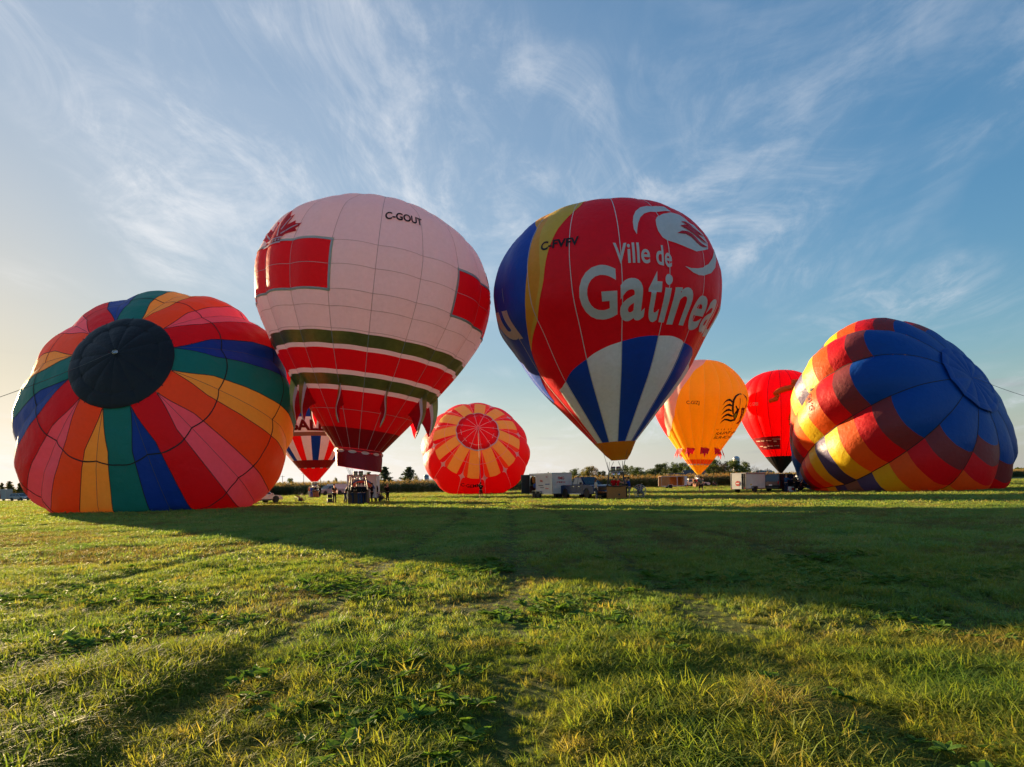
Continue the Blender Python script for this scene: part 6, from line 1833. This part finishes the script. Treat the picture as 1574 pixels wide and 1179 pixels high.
TOCAM = (0, -1)
BLK = (24, 23, 26); JEAN = (48, 60, 92)
PEOPLE = [
    (513.5, 59.2, (.8, -.6), 'hip', BLK, (22, 22, 24), (60, 40, 30), 'man in black shirt and trousers beside the equipment cart', dict(sleeves=False)),
    (530, 58.5, (.95, .3), 'lean', BLK, JEAN, (70, 48, 34), 'person in black jacket and jeans leaning into the dark basket', {}),
    (535.5, 61, (1, -.2), 'stand', (150, 90, 60), (60, 50, 44), (110, 80, 50), 'person in brown top standing left behind the dark basket', {}),
    (552.5, 53.2, (0, 1), 'hold', BLK, JEAN, (40, 32, 28), 'person in black jacket and jeans with back turned at the dark basket', {}),
    (571.5, 58.6, (-.9, -.3), 'phone', BLK, (26, 26, 30), (50, 36, 28), 'dark clad person raising a phone right of the dark basket', {}),
    (577.5, 59.4, (-.7, -.7), 'stand', (20, 20, 24), (28, 30, 40), (30, 26, 24), 'tall man in black at the right end of the basket crew', dict(scale=1.06)),
    (566, 60, (-.6, -.8), 'hold', (150, 70, 50), (40, 40, 46), (70, 50, 40), 'person in rust coloured top between basket and trailer', {}),
    (558.5, 53.7, (-.5, .85), 'hold', (26, 26, 30), (36, 44, 70), (50, 38, 30), 'person in black top and blue jeans at the right corner of the dark basket', {}),
    (540.5, 53.9, (.7, .7), 'reach', (30, 28, 34), (44, 52, 80), (44, 34, 28), 'person in charcoal jacket reaching over the left corner of the dark basket', {}),
    (595.5, 61.5, (-.5, -.85), 'phone', (36, 26, 30), (26, 24, 28), (190, 140, 90), 'blonde woman in dark coat holding up a phone', dict(long_hair=True, scale=.95)),
    (475, 98.5, (1, 0), 'hold', (206, 120, 70), (200, 190, 180), (60, 46, 36), 'person in orange top at left of the small far basket', {}),
    (478.2, 97.5, (.3, 1), 'reach', (40, 80, 160), (60, 90, 150), (50, 40, 32), 'person in blue at the small far basket', {}),
    (491.5, 97.5, (-.9, .3), 'stand', (30, 26, 30), (26, 26, 30), (60, 44, 34), 'person in dark clothes right of the small far basket', {}),
    (739, 66, (0, 1), 'pull', (20, 20, 24), (60, 40, 36), (40, 30, 26), 'person in black and shorts pulling the pale sunburst crown rope', dict(short=True, sleeves=False, scale=.92)),
    (916, 53.9, (1, .15), 'stand', (196, 190, 184), (58, 66, 84), (110, 64, 40), 'woman in pale sleeveless top before the blue pickup grille', dict(sleeves=False, long_hair=True, scale=.97)),
    (967.5, 53.6, (-.95, .3), 'reach', (20, 56, 130), (128, 120, 104), (40, 32, 28), 'man in bright blue shirt and khaki shorts right of the tan basket', dict(sleeves=False, short=True, cap=(26, 26, 30))),
    (961.5, 55.5, (-.6, -.5), 'hold', (40, 36, 40), (40, 40, 48), (36, 30, 26), 'man in dark cap behind the blue shirted man', dict(cap=(24, 24, 28))),
    (985, 57.5, (-.4, -.9), 'crouch', (46, 60, 100), (50, 46, 50), (60, 42, 34), 'person crouching behind the grey caged fan', {}),
    (1055.5, 127, (.6, -.7), 'stand', (40, 34, 40), (190, 100, 60), (40, 34, 30), 'person in dark top and orange trousers left of the white car', {}),
    (1066, 127.5, (.9, -.2), 'hold', (206, 150, 80), (120, 70, 50), (60, 46, 36), 'person in yellow shirt in the yellow balloon crew', {}),
    (1068.5, 126, (0, 1), 'stand', (120, 60, 40), (60, 40, 40), (60, 46, 36), 'person in brown top in the yellow balloon crew', {}),
    (1071.5, 127.5, (-.9, -.2), 'reach', (190, 30, 40), (60, 44, 40), (60, 46, 36), 'person in red top in the yellow balloon crew', {}),
    (1081, 128, (-.9, -.2), 'hold', (30, 34, 60), (40, 40, 56), (60, 46, 36), 'person in navy jacket right of the yellow balloon basket', {}),
    (1077.5, 69, (0, 1), 'walk', (104, 112, 96), (24, 24, 30), (50, 42, 34), 'man in grey green shirt and black shorts walking away', dict(short=True, sleeves=False)),
    (1208, 62.3, (.9, .4), 'reach', (36, 70, 110), (40, 50, 72), (120, 110, 104), 'man in blue jacket beside the orange cone', {}),
    (1221, 63, (.8, -.3), 'hold', (72, 62, 40), (40, 34, 28), (60, 46, 36), 'man in olive jacket right of the white generator', {}),
    (1228, 64.5, (.6, -.8), 'crouch', (60, 40, 34), (30, 28, 28), (70, 50, 40), 'person crouching in the shade at the edge of the patched balloon', {}),
]
for px, Y, face, pose, top, bot, hair, label, kw in PEOPLE:
    g = ground_xy(px, Y); person((g.x, g.y), face, pose, top, bot, hair, label, **kw)
# riding in the baskets
for px, Y, face, pose, top, label in ((545.5, 54.5, (.8, -.5), 'lean', BLK, 'person in black leaning over inside the dark basket'), (943.5, 54.1, (.5, .8), 'hold', (190, 16, 26), 'person in red shirt at the back of the tan basket'),
                                      (949.5, 53.8, (.9, -.3), 'reach', (214, 24, 34), 'person in bright red shirt in front inside the tan basket'), (484, 99, (-.7, .5), 'stand', BLK, 'person in black aboard the small far basket')):
    g = ground_xy(px, Y); person((g.x, g.y), face, pose, top, (40, 40, 48), (130, 110, 96) if top[0] > 200 else (40, 32, 28), label, sleeves=top[0] < 100, z=.09)
